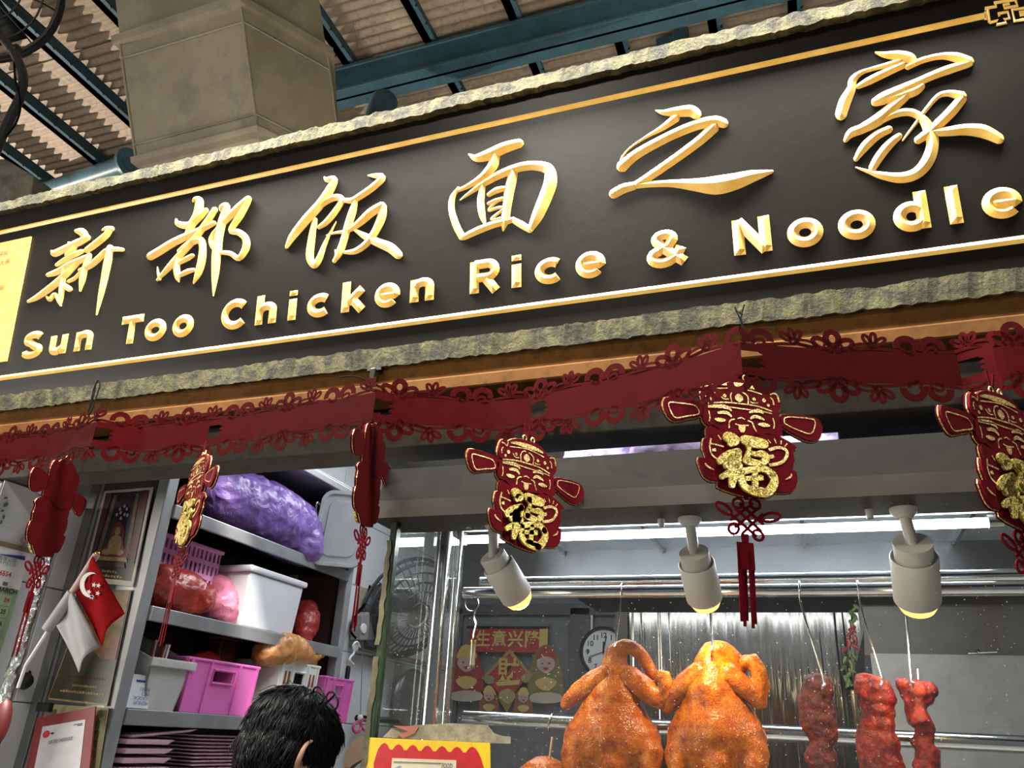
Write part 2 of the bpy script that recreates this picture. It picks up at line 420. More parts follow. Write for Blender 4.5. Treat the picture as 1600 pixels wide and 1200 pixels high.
# ================================================================ SIGNBOARD
TA = R(8)
SV = Vector((0, -sin(TA), cos(TA))); SU = Vector((1,0,0)); SN = SU.cross(SV)   # SN points to the viewer
P0 = aY(800, 536, 1.3)
def sp(px, py):                            # photo point -> point on the tilted sign face
    r = ray(px, py); o = P0 - Vector((0,0,H)); kk = o.dot(SN)/r.dot(SN); q = r*kk; q.z += H; return q
def suv(u, v, c=0): return Vector((u, P0.y, P0.z)) + SV*v + SN*c
sign = thing('signboard', suv(-.85, 0, -.05), 'long black tilted shop signboard with raised gold characters and gold border lines', 'sign')
b = M().obox(suv(-3.0, -.02, -.12), SU*4.6, SV*.60, SN*.12); b.build('face_panel', M_SIGN, sign)
def rough_bar(name, v0, v1, c0, c1):
    b = M(); n = 620; rows = []
    for j, (v, c) in enumerate(((v0, c0), (v0, c1), (v1, c1), (v1, c0))):
        row = []
        for i in range(n+1):
            u = -3.0+4.6*i/n; a = noise.noise(Vector((u*9, j*3.1, 2)))*.0030+noise.noise(Vector((u*42, j*5.3, 7)))*.0030+noise.noise(Vector((u*110, j*5.3, 7)))*.0022
            row.append(suv(u, v+a, c+a*.5))
        rows.append(row)
    for j in range(4): b.strip(rows[j], rows[(j+1) % 4])
    return b.build(name, M_LEDGE, sign)
rough_bar('bottom_ledge', -.028, .013, -.12, .03)
rough_bar('top_ledge', .572, .602, -.16, .02)
def ridge(b, pts, hk=.5, baseh=.0012, blunt=1):
    """pts: (pixel x, pixel y, pixel width). A V-ridged stroke standing on the sign face."""
    L = []; Rr = []; C = []; n = len(pts)
    for i, (x, y, w) in enumerate(pts):
        x0, y0, _ = pts[max(i-1, 0)]; x1, y1, _ = pts[min(i+1, n-1)]
        dx, dy = x1-x0, y1-y0; l = sqrt(dx*dx+dy*dy) or 1; nx, ny = -dy/l, dx/l
        a, d = sp(x+nx*w/2, y+ny*w/2), sp(x-nx*w/2, y-ny*w/2)
        L.append(a); Rr.append(d); C.append((a+d)/2 + SN*(baseh+(a-d).length*hk*.5))
    for e, q in ((0, 1), (n-1, n-2)):
        C[e] = (L[e]+Rr[e])/2 + SN*baseh
    base = len(b.v)
    for rows in (L, [p+SN*baseh for p in L], C, [p+SN*baseh for p in Rr], Rr): b.v += rows
    for j in range(4):
        for i in range(n-1): b.f.append((base+j*n+i, base+j*n+i+1, base+(j+1)*n+i+1, base+(j+1)*n+i))
    for e in (0, n-1):
        q = [base+j*n+e for j in range(5)]; b.f.append(tuple(q if e == 0 else q[::-1]))
def stroke(b, ox, oy, sc, pts, hk=.54, n=5):
    P = catmull([(ox+x/sc, oy+y/sc, w/sc) for x, y, w in pts], n)
    # rounded brush ends
    (x0, y0, w0), (x1, y1, w1) = P[0], P[1]; d = sqrt((x1-x0)**2+(y1-y0)**2) or 1
    e0 = [(x0-(x1-x0)/d*w0*f, y0-(y1-y0)/d*w0*f, w0*g) for f, g in ((.42, .3), (.3, .65), (.12, .92))]
    (xa, ya, wa), (xb, yb, wb) = P[-1], P[-2]; d = sqrt((xa-xb)**2+(ya-yb)**2) or 1
    e1 = [(xa+(xa-xb)/d*wa*f, ya+(ya-yb)/d*wa*f, wa*g) for f, g in ((.12, .92), (.3, .65), (.42, .3))]
    ridge(b, e0+P+e1, hk)
CH = {
 'sun': (0, 300, 4.0, [
  [(478,245,26),(512,252,52),(535,280,40),(500,305,30)],
  [(325,372,18),(345,385,44),(420,350,44),(500,312,46),(552,285,36)],
  [(430,318,14),(470,340,34),(420,395,34)],
  [(355,458,22),(400,430,34),(460,395,40),(515,372,30)],
  [(300,520,26),(360,500,40),(440,455,46),(520,420,42),(560,398,30)],
  [(178,686,18),(240,655,36),(330,590,46),(420,510,44),(490,440,34)],
  [(405,480,40),(392,560,38),(385,640,38),(378,712,10)],
  [(292,655,12),(315,672,30),(345,640,26),(372,690,24),(384,712,8)],
  [(350,560,26),(410,590,40),(440,610,34)],[(430,560,22),(470,540,24),(500,505,18)],
  [(690,232,40),(660,275,44),(600,325,44),(545,365,40)],[(640,240,10),(665,228,24),(700,232,36)],
  [(560,395,34),(535,470,42),(515,550,40),(502,620,12)],
  [(500,490,26),(560,465,38),(620,415,42),(665,370,34),(715,358,30),(768,362,24)],
  [(690,350,46),(675,430,50),(650,560,42),(628,660,30),(605,768,8)]]),
 'too': (0, 300, 4.0, [
  [(1208,60,14),(1222,44,30),(1248,62,54),(1235,140,54),(1195,215,48),(1165,290,40)],
  [(1102,172,12),(1115,200,36),(1180,210,44),(1240,165,46),(1290,115,34)],
  [(940,405,50),(1000,370,52),(1090,315,50),(1190,268,46),(1260,235,40),(1340,195,30)],
  [(1345,112,40),(1300,180,42),(1220,290,46),(1130,390,44),(1060,470,40),(985,552,16)],
  [(985,470,6),(990,510,16),(1000,545,22)],
  [(1118,400,34),(1105,470,44),(1112,535,36),(1120,562,10)],
  [(1120,372,30),(1180,325,40),(1245,300,48),(1268,340,46),(1262,430,50),(1240,510,44),(1212,572,10)],
  [(1118,445,26),(1165,420,34),(1205,398,28)],[(1130,520,28),(1175,498,32),(1215,488,22)],
  [(1375,215,24),(1335,260,24),(1318,305,28),(1335,352,24),(1370,350,18)],
  [(1380,120,10),(1385,95,30),(1418,92,44),(1395,170,52),(1370,270,56),(1355,390,58),(1345,520,44),(1334,650,6)],
  [(1400,195,34),(1440,150,46),(1500,95,52),(1555,45,44)],
  [(1548,60,44),(1500,150,46),(1445,240,36),(1490,252,40),(1535,290,44),(1538,350,46),(1495,415,36),(1440,385,30),(1370,378,24)]]),
 'rice': (400, 240, 4.0, [
  [(428,148,10),(445,165,34),(490,165,44),(455,240,54),(400,320,58),(310,420,58),(230,520,46),(192,588,20)],
  [(395,345,24),(440,300,40),(500,275,42),(538,292,38),(495,365,40),(440,430,38),(395,462,26)],
  [(372,412,26),(362,455,38),(345,560,46),(338,650,48),(365,700,40),(395,660,40),(430,570,26),(470,490,14),(502,428,5)],
  [(702,140,8),(735,140,26),(790,150,44),(740,205,44),(660,262,42),(600,295,36),(540,290,26)],
  [(625,292,28),(605,360,46),(580,440,48),(545,560,44),(518,630,42),(488,678,16)],
  [(442,512,6),(500,496,16),(570,486,26),(640,440,44),(720,370,56),(790,325,48)],
  [(798,330,40),(785,400,54),(745,490,46),(690,565,42),(620,612,36),(548,618,18)],
  [(618,478,18),(690,522,44),(770,560,54),(840,590,62),(892,635,56)],[(498,605,10),(505,640,24),(490,675,24)]]),
 'noodle': (680, 150, 2.857, [
  [(152,262,8),(185,278,34),(245,262,50),(310,232,50),(378,212,40)],
  [(268,272,46),(255,315,46),(215,360,34),(150,402,22),(98,425,14)],
  [(105,412,14),(78,455,24),(74,510,28),(95,580,32),(122,632,32)],
  [(112,466,5),(160,430,18),(215,392,30),(290,352,36),(370,322,40),(440,312,42),(505,328,50),(515,385,58),(490,460,58),(455,540,50),(425,598,26)],
  [(425,600,26),(390,578,32),(350,555,26)],
  [(128,632,26),(190,602,32),(260,575,32),(320,560,30),(352,552,22)],
  [(212,402,26),(204,470,32),(210,530,30),(222,572,12)],
  [(330,328,30),(348,345,42),(330,430,44),(320,500,38),(312,560,36),(304,602,8)],
  [(240,442,20),(275,422,28),(318,412,22)],[(238,482,14),(270,468,20),(300,460,18)],
  [(300,455,12),(265,480,14),(240,512,12),(280,500,14),(308,502,12),(275,530,12),(250,552,10),(290,548,14),(315,538,16)]]),
 'of': (680, 150, 2.857, [
  [(985,66,6),(1020,75,24),(1080,72,44),(1140,68,52),(1168,84,46)],
  [(1075,98,40),(1020,140,26),(940,186,12),(880,225,8),(838,268,8),(826,300,10)],
  [(832,318,50),(890,268,44),(980,215,42),(1080,165,44),(1170,130,46),(1250,115,50),(1290,124,42)],
  [(1245,140,50),(1180,200,44),(1080,275,40),(980,345,38),(900,398,36)],
  [(795,440,42),(840,415,44),(890,402,36)],
  [(880,402,30),(960,395,28),(1060,392,34),(1160,398,56),(1250,400,82),(1330,385,76),(1420,358,52),(1505,338,14)]]),
 'home': (1120, 0, 2.856, [
  [(708,236,8),(745,245,26),(810,250,46),(862,262,50),(880,285,34)],
  [(815,275,32),(760,292,24),(690,310,18),(640,328,22),(607,360,36),(600,400,40),(572,455,54),(553,515,52)],
  [(630,388,22),(680,362,34),(760,322,36),(830,290,34)],
  [(850,300,26),(920,270,26),(1000,252,28),(1070,258,44),(1128,278,46)],
  [(1120,285,36),(1040,310,40),(960,340,36),(890,372,38),(810,410,50),(745,440,54),(705,458,38)],
  [(728,452,32),(800,435,40),(880,408,44),(915,385,32)],
  [(850,425,36),(790,475,48),(720,535,54),(650,575,44),(600,595,40),(574,628,20)],
  [(735,545,18),(790,512,32),(860,502,34),(915,530,40),(952,590,58),(962,650,56),(940,720,58),(890,775,50),(820,795,46),(740,785,34),(680,768,18),(620,748,5)],
  [(770,578,34),(715,605,40),(660,655,42),(620,712,22)],
  [(815,608,28),(770,645,40),(725,700,42),(695,750,36)],
  [(830,628,8),(870,575,12),(930,495,18),(985,432,22),(1035,418,28),(1095,432,46)],
  [(1095,440,44),(1050,495,48),(1000,545,46),(950,590,44),(895,628,34)],
  [(955,592,34),(1030,588,42),(1110,580,50),(1190,588,60),(1262,622,46)]]),
}
for k in ('sun','too','rice','noodle','of','home'):
    ox, oy, sc, S = CH[k]; b = M()
    for q in S: stroke(b, ox, oy, sc, q)
    b.build('character', M_GILT, sign)
# --- Latin letters: flat-ended ridge strokes in a unit box (cap height 1), placed on the sign's text line
def arc(cx, cy, rx, ry, a0, a1, n=14): return [(cx+rx*cos(R(a0+(a1-a0)*i/n)), cy+ry*sin(R(a0+(a1-a0)*i/n))) for i in range(n+1)]
G = {   # name: (strokes, width)
 'S': ([arc(.42,.73,.29,.16,20,90,6)+arc(.42,.73,.30,.16,90,250,10)+[(.42,.5)]+arc(.42,.27,.32,.16,70,-90,10)+arc(.42,.27,.32,.16,-90,-165,6)], .86),
 'u': ([[(.13,.72),(.13,.28)]+arc(.30,.25,.17,.14,180,300,8),[(.55,.72),(.55,0)],[(.36,.13),(.48,.2),(.55,.32)]], .68),
 'n': ([[(.13,0),(.13,.72)],[(.13,.42),(.2,.55)]+arc(.36,.47,.19,.14,120,0,8)+[(.55,0)]], .68),
 'T': ([[(0,.89),(.78,.89)],[(.39,0),(.39,.89)]], .78),
 'o': ([arc(.37,.36,.26,.26,0,360,28)], .74),
 'C': ([arc(.47,.5,.35,.39,42,318,26)], .86),
 'h': ([[(.13,0),(.13,1)],[(.13,.42),(.2,.55)]+arc(.36,.47,.19,.14,120,0,8)+[(.55,0)]], .68),
 'i': ([[(.12,0),(.12,.72)],[(.12,.83),(.12,1)]], .24),
 'c': ([arc(.36,.36,.25,.26,48,312,22)], .66),
 'k': ([[(.13,0),(.13,1)],[(.58,.72),(.2,.3)],[(.3,.42),(.6,0)]], .70),
 'e': ([[(.12,.36),(.60,.36)]+arc(.37,.36,.25,.26,0,318,24)], .72),
 'R': ([[(.13,0),(.13,1)],[(.13,.89),(.5,.89)]+arc(.5,.68,.2,.21,90,-90,10)+[(.13,.47)],[(.42,.47),(.74,0)]], .86),
 '&': ([[(.86,.05),(.62,.28),(.34,.58)]+arc(.42,.77,.19,.14,200,-30,12)+[(.5,.56),(.3,.47)]+arc(.36,.27,.25,.18,110,300,10)+[(.66,.22),(.8,.5)]], .92),
 'N': ([[(.13,0),(.13,1)],[(.13,.97),(.70,.03)],[(.70,1),(.70,0)]], .83),
 'd': ([[(.55,0),(.55,1)],arc(.35,.36,.22,.26,35,325,22)], .68),
 'l': ([[(.12,0),(.12,1)]], .24)}
CAP = .072; V0 = .1185
def ridge_uv(b, pts, w, closed):
    hw = w/2; n = len(pts); L = []; Rr = []; C = []
    for i, (x, y) in enumerate(pts):
        if closed: x0, y0 = pts[i-1]; x1, y1 = pts[(i+1) % n]
        else: x0, y0 = pts[max(i-1, 0)]; x1, y1 = pts[min(i+1, n-1)]
        dx, dy = x1-x0, y1-y0; l = sqrt(dx*dx+dy*dy) or 1; nx, ny = -dy/l*hw, dx/l*hw
        L.append((x+nx, y+ny)); Rr.append((x-nx, y-ny)); C.append((x, y))
    bh, h = .001, .001+w*.30
    base = len(b.v)
    rows = [[suv(*p, 0) for p in L], [suv(*p, bh) for p in L], [suv(*p, h) for p in C], [suv(*p, bh) for p in Rr], [suv(*p, 0) for p in Rr]]
    if not closed:
        rows[2][0] = suv(*C[0], bh); rows[2][-1] = suv(*C[-1], bh)
    for r_ in rows: b.v += r_
    for j in range(4):
        for i in range(n if closed else n-1):
            k = (i+1) % n; b.f.append((base+j*n+i, base+j*n+k, base+(j+1)*n+k, base+(j+1)*n+i))
    if not closed:
        for e in (0, n-1):
            q = [base+j*n+e for j in range(5)]; b.f.append(tuple(q))
def letter(ch, pl, pr, y):
    S, gw = G[ch]; u0 = sp(pl, y).x; u1 = sp(pr, y).x; sx = (u1-u0)/gw; b = M(); w = CAP*.285
    for q in S:
        closed = len(q) > 6 and abs(q[0][0]-q[-1][0])+abs(q[0][1]-q[-1][1]) < 1e-6
        P = [(u0+x*sx, V0+y_*CAP) for x, y_ in q]
        if closed: P = P[:-1]
        else:                              # hip at both ends
            def cut(a, c):
                d = sqrt((c[0]-a[0])**2+(c[1]-a[1])**2); t = min(.45, w*.5/d); return (a[0]+(c[0]-a[0])*t, a[1]+(c[1]-a[1])*t)
            P = [P[0], cut(P[0], P[1])]+P[1:-1]+[cut(P[-1], P[-2]), P[-1]]
        ridge_uv(b, P, w, closed)
    b.build('letter', M_GILT, sign)
for ch, a, c, y in (('S',33,64,558),('u',75,103,552),('n',115,143,547),('T',186,219,537),('o',225,257,531),('o',269,300,524),('C',344,384,513),
    ('h',398,431,505),('i',448,463,500),('c',479,516,495),('k',532,571,489),('e',585,623,481),('n',640,678,473),('R',734,782,460),('i',799,815,451),
    ('c',836,881,444),('e',900,946,434),('&',1012,1075,417),('N',1147,1208,397),('o',1233,1288,383),('o',1313,1370,372),('d',1397,1457,358),('l',1484,1507,350),('e',1538,1600,338)):
    letter(ch, a, c, y)
for v0, hh in ((.0735, .0135), (.5175, .0135)):
    b = M(); u1 = 1.55 if v0 < .2 else sp(1538, 26).x
    for (va, ca, vb, cb) in ((v0-hh/2, 0, v0-hh/2, .001), (v0-hh/2, .001, v0, .0048), (v0, .0048, v0+hh/2, .001), (v0+hh/2, .001, v0+hh/2, 0)):
        b.strip([suv(-2.95, va, ca), suv(u1, va, ca)], [suv(-2.95, vb, cb), suv(u1, vb, cb)])
    b.build('border_line', M_GILT, sign)
# meander ornament at the end of the upper line (crop scale 17.78, origin 1510,0)
b = M()
for S in ([(530,560),(530,330)], [(640,640),(590,280),(530,270),(520,240),(830,190),(800,90),(760,90),(1350,0)], [(640,640),(870,580),(830,700),(1110,640),(1050,540),(1200,520),(1150,340),(880,390),(920,460)],
          [(1340,-20),(1420,170),(1050,240),(1030,150),(1200,110)], [(1640,230),(1270,280),(1340,600),(1640,540)], [(1640,400),(1500,430),(1480,350),(1640,330)], [(1340,-60),(1560,-90),(1700,-60)]):
    ridge(b, [(1510+x/17.78, y/17.78, 4.4) for x, y in S], .3)
b.build('meander_ornament', M_GILT, sign)
# gold award panel at the left end with small print
q = [sp(50, 370), sp(12, 565)]
u1 = (q[0].x+q[1].x)/2
b = M().obox(suv(-2.6, .118, 0), SU*(u1+2.6), SV*.363, SN*.004); pan = b.build('award_panel', M_LEAF, sign)
for s, px, py, sz, mm in (('学院', 0, 402, .018, M_INK), ('大赛', 1, 416, .020, M_REDINK), ('照', 1, 455, .018, M_INK)):
    p = sp(px, py); p = p + SN*.0045; text(s, 'small_print', mm, sign, p, SU, SV, sz, 'LEFT')
# ================================================================ fascia, shutter recess, lintel above the stall opening
b = M().box(V(-3, 1.283, .648), V(1.6, 1.40, .70)); struct(b.build('trim_1', M_FASCIA))
b = M().box(V(-3, 1.276, .618), V(1.6, 1.345, .648)); struct(b.build('trim_2', M_FASCIA, bevel=.004))
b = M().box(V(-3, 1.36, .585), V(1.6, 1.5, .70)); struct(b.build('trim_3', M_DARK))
b = M().box(V(-3, 1.335, .527), V(1.6, 1.43, .60)); struct(b.build('trim_4', M_LINTEL, bevel=.003))
for x in (sp(1130,470).x, ):
    pass
# ================================================================ GLASS DISPLAY CASE
def glass(name, tint, dust=.12, spk=.5):
    t = NT(name); N = t.N; out = N['Material Output']
    tr = t.n('ShaderNodeBsdfTransparent'); tr.inputs[0].default_value = (*tint, 1)
    gl = t.n('ShaderNodeBsdfGlossy'); gl.inputs['Roughness'].default_value = .03
    fr = t.n('ShaderNodeFresnel'); bf = t.n('ShaderNodeNewGeometry'); mr = t.n('ShaderNodeMapRange'); t.l(bf.outputs['Backfacing'], mr.inputs[0]); mr.inputs[3].default_value = 1.35; mr.inputs[4].default_value = 1/1.35; t.l(mr.outputs[0], fr.inputs[0])
    m1 = t.n('ShaderNodeMixShader'); t.l(fr.outputs[0], m1.inputs[0]); t.l(tr.outputs[0], m1.inputs[1]); t.l(gl.outputs[0], m1.inputs[2])
    df = t.n('ShaderNodeBsdfDiffuse'); df.inputs[0].default_value = (.8, .8, .78, 1)
    v = t.n('ShaderNodeTexVoronoi'); v.inputs['Scale'].default_value = 170; t.l(t.co(), v.inputs['Vector'])
    a = t.ramp(v.outputs['Distance'], [(.0, (1,1,1)), (.16, (0,0,0))])
    sep = t.n('ShaderNodeSeparateColor'); t.l(v.outputs['Color'], sep.inputs[0])
    bb = t.ramp(sep.outputs[0], [(.70, (0,0,0)), (.76, (1,1,1))])
    mu = t.n('ShaderNodeMath', operation='MULTIPLY'); t.l(a, mu.inputs[0]); t.l(bb, mu.inputs[1])
    mu2 = t.n('ShaderNodeMath', operation='MULTIPLY'); t.l(mu.outputs[0], mu2.inputs[0]); mu2.inputs[1].default_value = spk
    sm = t.ramp(t.noise(5, 6, .65), [(.35, (0,0,0)), (.8, (dust, dust, dust))])
    ad = t.n('ShaderNodeMath', operation='ADD'); t.l(mu2.outputs[0], ad.inputs[0]); t.l(sm, ad.inputs[1])
    m2 = t.n('ShaderNodeMixShader'); t.l(ad.outputs[0], m2.inputs[0]); t.l(m1.outputs[0], m2.inputs[1]); t.l(df.outputs[0], m2.inputs[2])
    t.l(m2.outputs[0], out.inputs['Surface']); return t.m
M_GLASS = glass('dusty_glass', (.97,.98,.97), .012, .8)
M_GLASS2 = glass('clear_glass', (.93,.96,.94), .06, .2)
M_EDGE = mat('green_glass_edge', (.018,.034,.018), .25, var=.4, scale=30)
M_TAPE = stained('tape_residue', (.22,.19,.12), (.11,.09,.06), 20, .4, .6, .85, .4)
case = thing('display_case', V(-.1, 1.5, -.7), 'glass fronted stainless food display case with hanging rails and lit interior', 'display case')
b = M().box(V(-.765, 1.30, .402), V(1.3, 1.44, .468)); b.build('top_beam', mat('brown_beam', (.0125,.0105,.009), .55, sp=.2, var=.25, scale=5), case)
b = M().box(V(-.775, 1.285, .367), V(1.3, 1.40, .400)); b.build('beam_lip', mat('beam_lip', (.026,.021,.0165), .5, sp=.25, var=.2, scale=6), case)
b = M().box(V(-.755, 1.395, .374), V(1.3, 1.43, .402)); b.build('lamp_track', M_DARK, case)
b = M().box(V(-.728, 1.318, -.7), V(1.3, 1.324, .372)); b.build('front_pane', M_GLASS, case)
b = M().box(V(-.736, 1.33, -.7), V(-.730, 1.64, .40)); b.build('side_pane', M_GLASS2, case)
b = M().box(V(-.742, 1.312, -.7), V(-.728, 1.330, .372)); b.build('pane_edge', M_EDGE, case, bevel=.002)
b = M(); n = 40
def edge_strip(z0, z1, seed):
    return [V(-.7445+.004*noise.noise(Vector((z*40, seed, 0))), 1.3105, z) for z in [z0+(z1-z0)*i/n for i in range(n+1)]]
for z0, z1, sd in ((.02,.12,1),(.14,.33,2),(-.3,.02,3)):
    A = edge_strip(z0, z1, sd); b.strip(A, [p+Vector((.010+.003*noise.noise(p*50), 0, 0)) for p in A])
b.build('edge_residue', stained('olive_residue', (.085,.075,.035), (.04,.035,.018), 20, .4, .6, .85, .3), case, solid=.001)
# residue strip of old adhesive on the pane over the menu card
pts = [(612,1138),(650,1133),(705,1130),(762,1133),(772,1146),(785,1150),(798,1151),(798,1162),(760,1161),(700,1158),(640,1154),(598,1152)]
P = [aY(x, y, 1.3165) for x, y in pts]; b = M().prism(P, (0, -.0006, 0)); b.build('tape_residue', M_TAPE, case)
P = [aY(x, y, 1.3155) for x, y in ((614,1134),(655,1135),(648,1146),(630,1154),(622,1148),(638,1143))]; M().prism(P, (0,-.0006,0)).build('red_tape_scrap', mat('faded_red_tape', (.24,.07,.045), .8), case)
for x0, y0, x1, y1 in ((-.715, 1.50, -.715, 1.5), (-.735, 1.62, -.735, 1.62)):
    M().tube([V(x0, y0, -.7), V(x1, y1, .44)], .016 if y0 < 1.6 else .009, 20).build('post', M_STEELX, case, 60)
M().tube([V(-.70, 1.59, .279), V(1.25, 1.59, .279)], .0125, 20).build('hanging_rail', M_STEELX, case, 60)
M().tube([V(-.70, 1.68, .318), V(1.25, 1.68, .318)], .0125, 20).build('hanging_rail', M_STEELX, case, 60)
M().tube([V(-.735, 1.72, .034), V(1.25, 1.72, .034)], .015, 20).build('lower_rail', M_STEELX, case, 60)
M().box(V(-.70, 1.44, .474), V(1.25, 2.10, .482)).build('hood_panel', mat('hood_steel', (.50,.58,.66), .3, m=.5, var=.1, bump=.1), case)
M().box(V(-.70, 2.07, .385), V(1.25, 2.10, .474)).build('hood_back', steel('hood_back_steel', (.22,.22,.23), .32, (1,1,1), 90, .3), case)
for x in (-.62, -.35, .0, .33): M().box(V(x-.004, 1.46, .462), V(x+.004, 2.06, .474)).build('hood_rib', M_STEEL, case)
# shelf underside with packaging showing along the back edge of the hood
b = M().box(V(-.62, 2.16, .368), V(1.2, 2.45, .376)); b.build('back_shelf', M_STEELD, case)
PKL = {0: 'dark red food packet behind the hood, leftmost of the row', 9: 'white food packet between a dark red and a yellow packet', 14: 'long yellow food packet over the left roast chicken', 28: 'blue food packet over the gap between the roast chickens', 41: 'pinkish red food packet over the right roast chicken', 52: 'ochre food packet over the first pork strip hook', 67: 'white food packet, rightmost of the row behind the hood'}
for x0, x1, c in ((-.52,-.44,(.4,.06,.05)), (-.43,-.38,(.7,.7,.68)), (-.38,-.25,(.65,.48,.05)), (-.24,-.12,(.07,.14,.42)), (-.11,-.02,(.35,.1,.12)), (.0,.14,(.6,.45,.08)),(.15,.22,(.6,.6,.58))):
    o = M().box(V(x0, 2.105, .3765), V(x1, 2.22, .42)).build('food_packet', mat('packet', c, .4), None, bevel=.004)
    tag(o, PKL[int(round((x0+.52)*100))], 'packet', 'packets behind the hood')
# steel back sheets (slightly wavy brushed metal)
t = NT('wavy_back_steel'); f = t.noise(9, 2, .5, (4, 1, .15)); t.set(c=(.135,.128,.12), m=1, r=.16); t.bump(f, .6, .02); M_WAVE = t.m
xa, xb = aY(984, 1000, 2.3).x, aY(1346, 1000, 2.3).x
M().box(V(xa, 2.3, -.9), V(xb, 2.31, .345)).build('back_sheet', M_WAVE, case)
M().box(V(xa-.04, 2.29, -.9), V(xa-.004, 2.315, .345)).build('sheet_frame', M_STEELD, case)
M().box(V(xb+.012, 2.22, -.9), V(1.3, 2.23, .235)).build('back_sheet', mat('grey_laminate', (.34,.335,.33), .35, m=.3), case)
M().box(V(xb+.0, 2.27, .235), V(1.3, 2.28, .36)).build('upper_sheet', mat('brown_laminate', (.13,.115,.10), .4, m=.3), case)
P = [aY(1330, 1070, 2.21), aY(1350, 985, 2.21), aY(1352, 1070, 2.21)]
M().prism(P, (0, .006, 0)).build('gap_shade_patch', M_DARK, case)  # dark triangle painted in for the shaded gap beside the back sheet
# fluorescent tube
t = thing('fluorescent_tube', V(-.22, 1.7, .43), 'glowing white fluorescent tube under the hood of the display case', 'light')
M().tube([V(-.765, 1.7, .423), V(.335, 1.7, .423)], .0095, 16).build('tube_glass', emit('tube_glow', (.90,.96,1), 26), t, 60)
for x in (-.778, .335): M().lathe([(0,0),(.015,0),(.015,.025),(0,.025)], V(x, 1.7, .423), (1,0,0), 16).build('end_cap', M_STEEL, t, 40)
M().box(V(-.79, 1.68, .446), V(.36, 1.72, .473)).build('batten', M_WHITE, t, bevel=.003)
lamp('tube_light', 'AREA', V(-.22, 1.7, .414), V(-.22, 1.7, 0), 3.2, (.9,.96,1), 1.05, .03)
# ---------------------------------------------------------------- three spot lamps on the track
M_BULB = emit('warm_bulb', (1,.62,.20), 1.7)
M_BULBR = emit('warm_bulb_core', (1,.88,.58), 45)
def spot(base, head, axis, label, Y, aim, power, flip=1, k=1, dome=1):
    """base: pixel of stem top, head: pixel of the head's top centre, axis: direction of the barrel"""
    p, q = aY(*base, Y), aY(*head, Y); axis = Vector(axis).normalized()
    t = thing('spot_lamp', p, label, 'lamp', 'spot lamps in the display case')
    p = p+Vector((0,0,-.008))
    M().box(p+Vector((-.062*flip if flip > 0 else 0, -.016, -.004)), p+Vector((.018, .016, .020))).build('track_adapter', M_LAMPW, t, bevel=.006)
    M().lathe([(0,-.022),(.012,-.022),(.02,-.012),(.022,.006),(0,.006)], p, (0,0,1), 20).build('collar', M_LAMPW, t, 40)
    M().lathe([(.005,-.02),(.007,-.006),(.007,0)], p+Vector((-.05,0,0)), (0,0,1), 12).build('track_clip', M_LAMPW, t, 40)
    M().tube([p+Vector((0,0,-.015)), q-axis*-.006], .0095, 12).build('stem', M_LAMPW, t, 60)
    r = .0255*k
    M().lathe([(0,0),(r,0),(r,.045),(r*.8,.045)], q, axis, 32).build('rear_barrel', M_LAMPW, t, 40)
    o = q+axis*.022*k
    M().lathe([(a*k, z*k) for a, z in [(.0255,.004),(.0265,.004),(.0300,.0),(.0315,.002),(.0315,.074),(.030,.076),(.028,.074),(.028,.02)]], o, axis, 36).build('front_barrel', M_LAMPW, t, 40)
    e = o+axis*.073*k
    M().lathe([(a*k, z*k) for a, z in [(.0285,0),(.0275,.004*dome),(.023,.009*dome),(.013,.0125*dome),(0,.0135*dome)]], e, axis, 28).build('bulb_face', M_BULB, t, 60)
    M().lathe([(.016*k,.0118*k*dome),(.009*k,.0138*k*dome),(0,.0146*k*dome)], e, axis, 20).build('bulb_core', M_BULBR, t, 60)
    lamp('spot_light', 'SPOT', e+axis*.04, aim, power, (1,.74,.40), .02, angle=R(125), blend=.7)
    return t
spot((771, 803), (769, 868), (.30, .70, -.65), 'white spot lamp tilted to the right, leftmost above the wall posters', 1.38, aY(830, 1100, 1.55), 3.2, 1, 1, 2.0)
spot((1077, 797), (1084, 863), (.06, .74, -.67), 'white spot lamp hanging straight over the second roast chicken', 1.375, aY(1110, 1090, 1.53), 3.6, 1, 1, 2.0)
spot((1409, 782), (1426, 848), (.03, .74, -.67), 'white spot lamp hanging straight over the red roast pork strips', 1.365, aY(1395, 1110, 1.55), 4.2, 1, 1.13, 2.0)
# ---------------------------------------------------------------- roast chickens
def skin():
    t = NT('roast_skin'); a = t.noise(42, 8, .68); b_ = t.noise(11, 5, .6); v = t.n('ShaderNodeTexVoronoi'); v.inputs['Scale'].default_value = 330; t.l(t.co(), v.inputs['Vector'])
    c1 = t.ramp(a, [(.32,(.15,.021,.001)), (.46,(.40,.088,.003)), (.68,(.62,.21,.008))])
    x = t.mix(t.ramp(b_, [(.42,(0,0,0)), (.72,(.75,.75,.75))]), c1, (.36,.075,.012))
    x = t.mix(t.ramp(v.outputs['Distance'], [(.08,(.75,.75,.75)), (.5,(0,0,0))]), x, (.24,.045,.004))
    t.set(c=x, r=.24, sp=.33); t.bump(v.outputs['Distance'], .5, .0014); t.bump(t.noise(60,5), .5, .003); return t.m
M_SKIN = skin()
def PT(pts, Y):                            # pixel tube -> (points, radii in metres); each item x, y, r, dy
    o = [aY(x, y, Y+dy) for x, y, r, dy in pts]; return (o, [mpp(p)*q[2] for p, q in zip(o, pts)])
def PB(x, y, r, Y, dy=0, k=(1,1,1)):
    p = aY(x, y, Y+dy); s = mpp(p)*r; return (p, (s*k[0], s*k[1], s*k[2]))
def wrinkle(a, f):
    def fn(p, n): return p + n*(noise.noise(p*f)*a + noise.noise(p*f*2.7)*a*.45)
    return fn
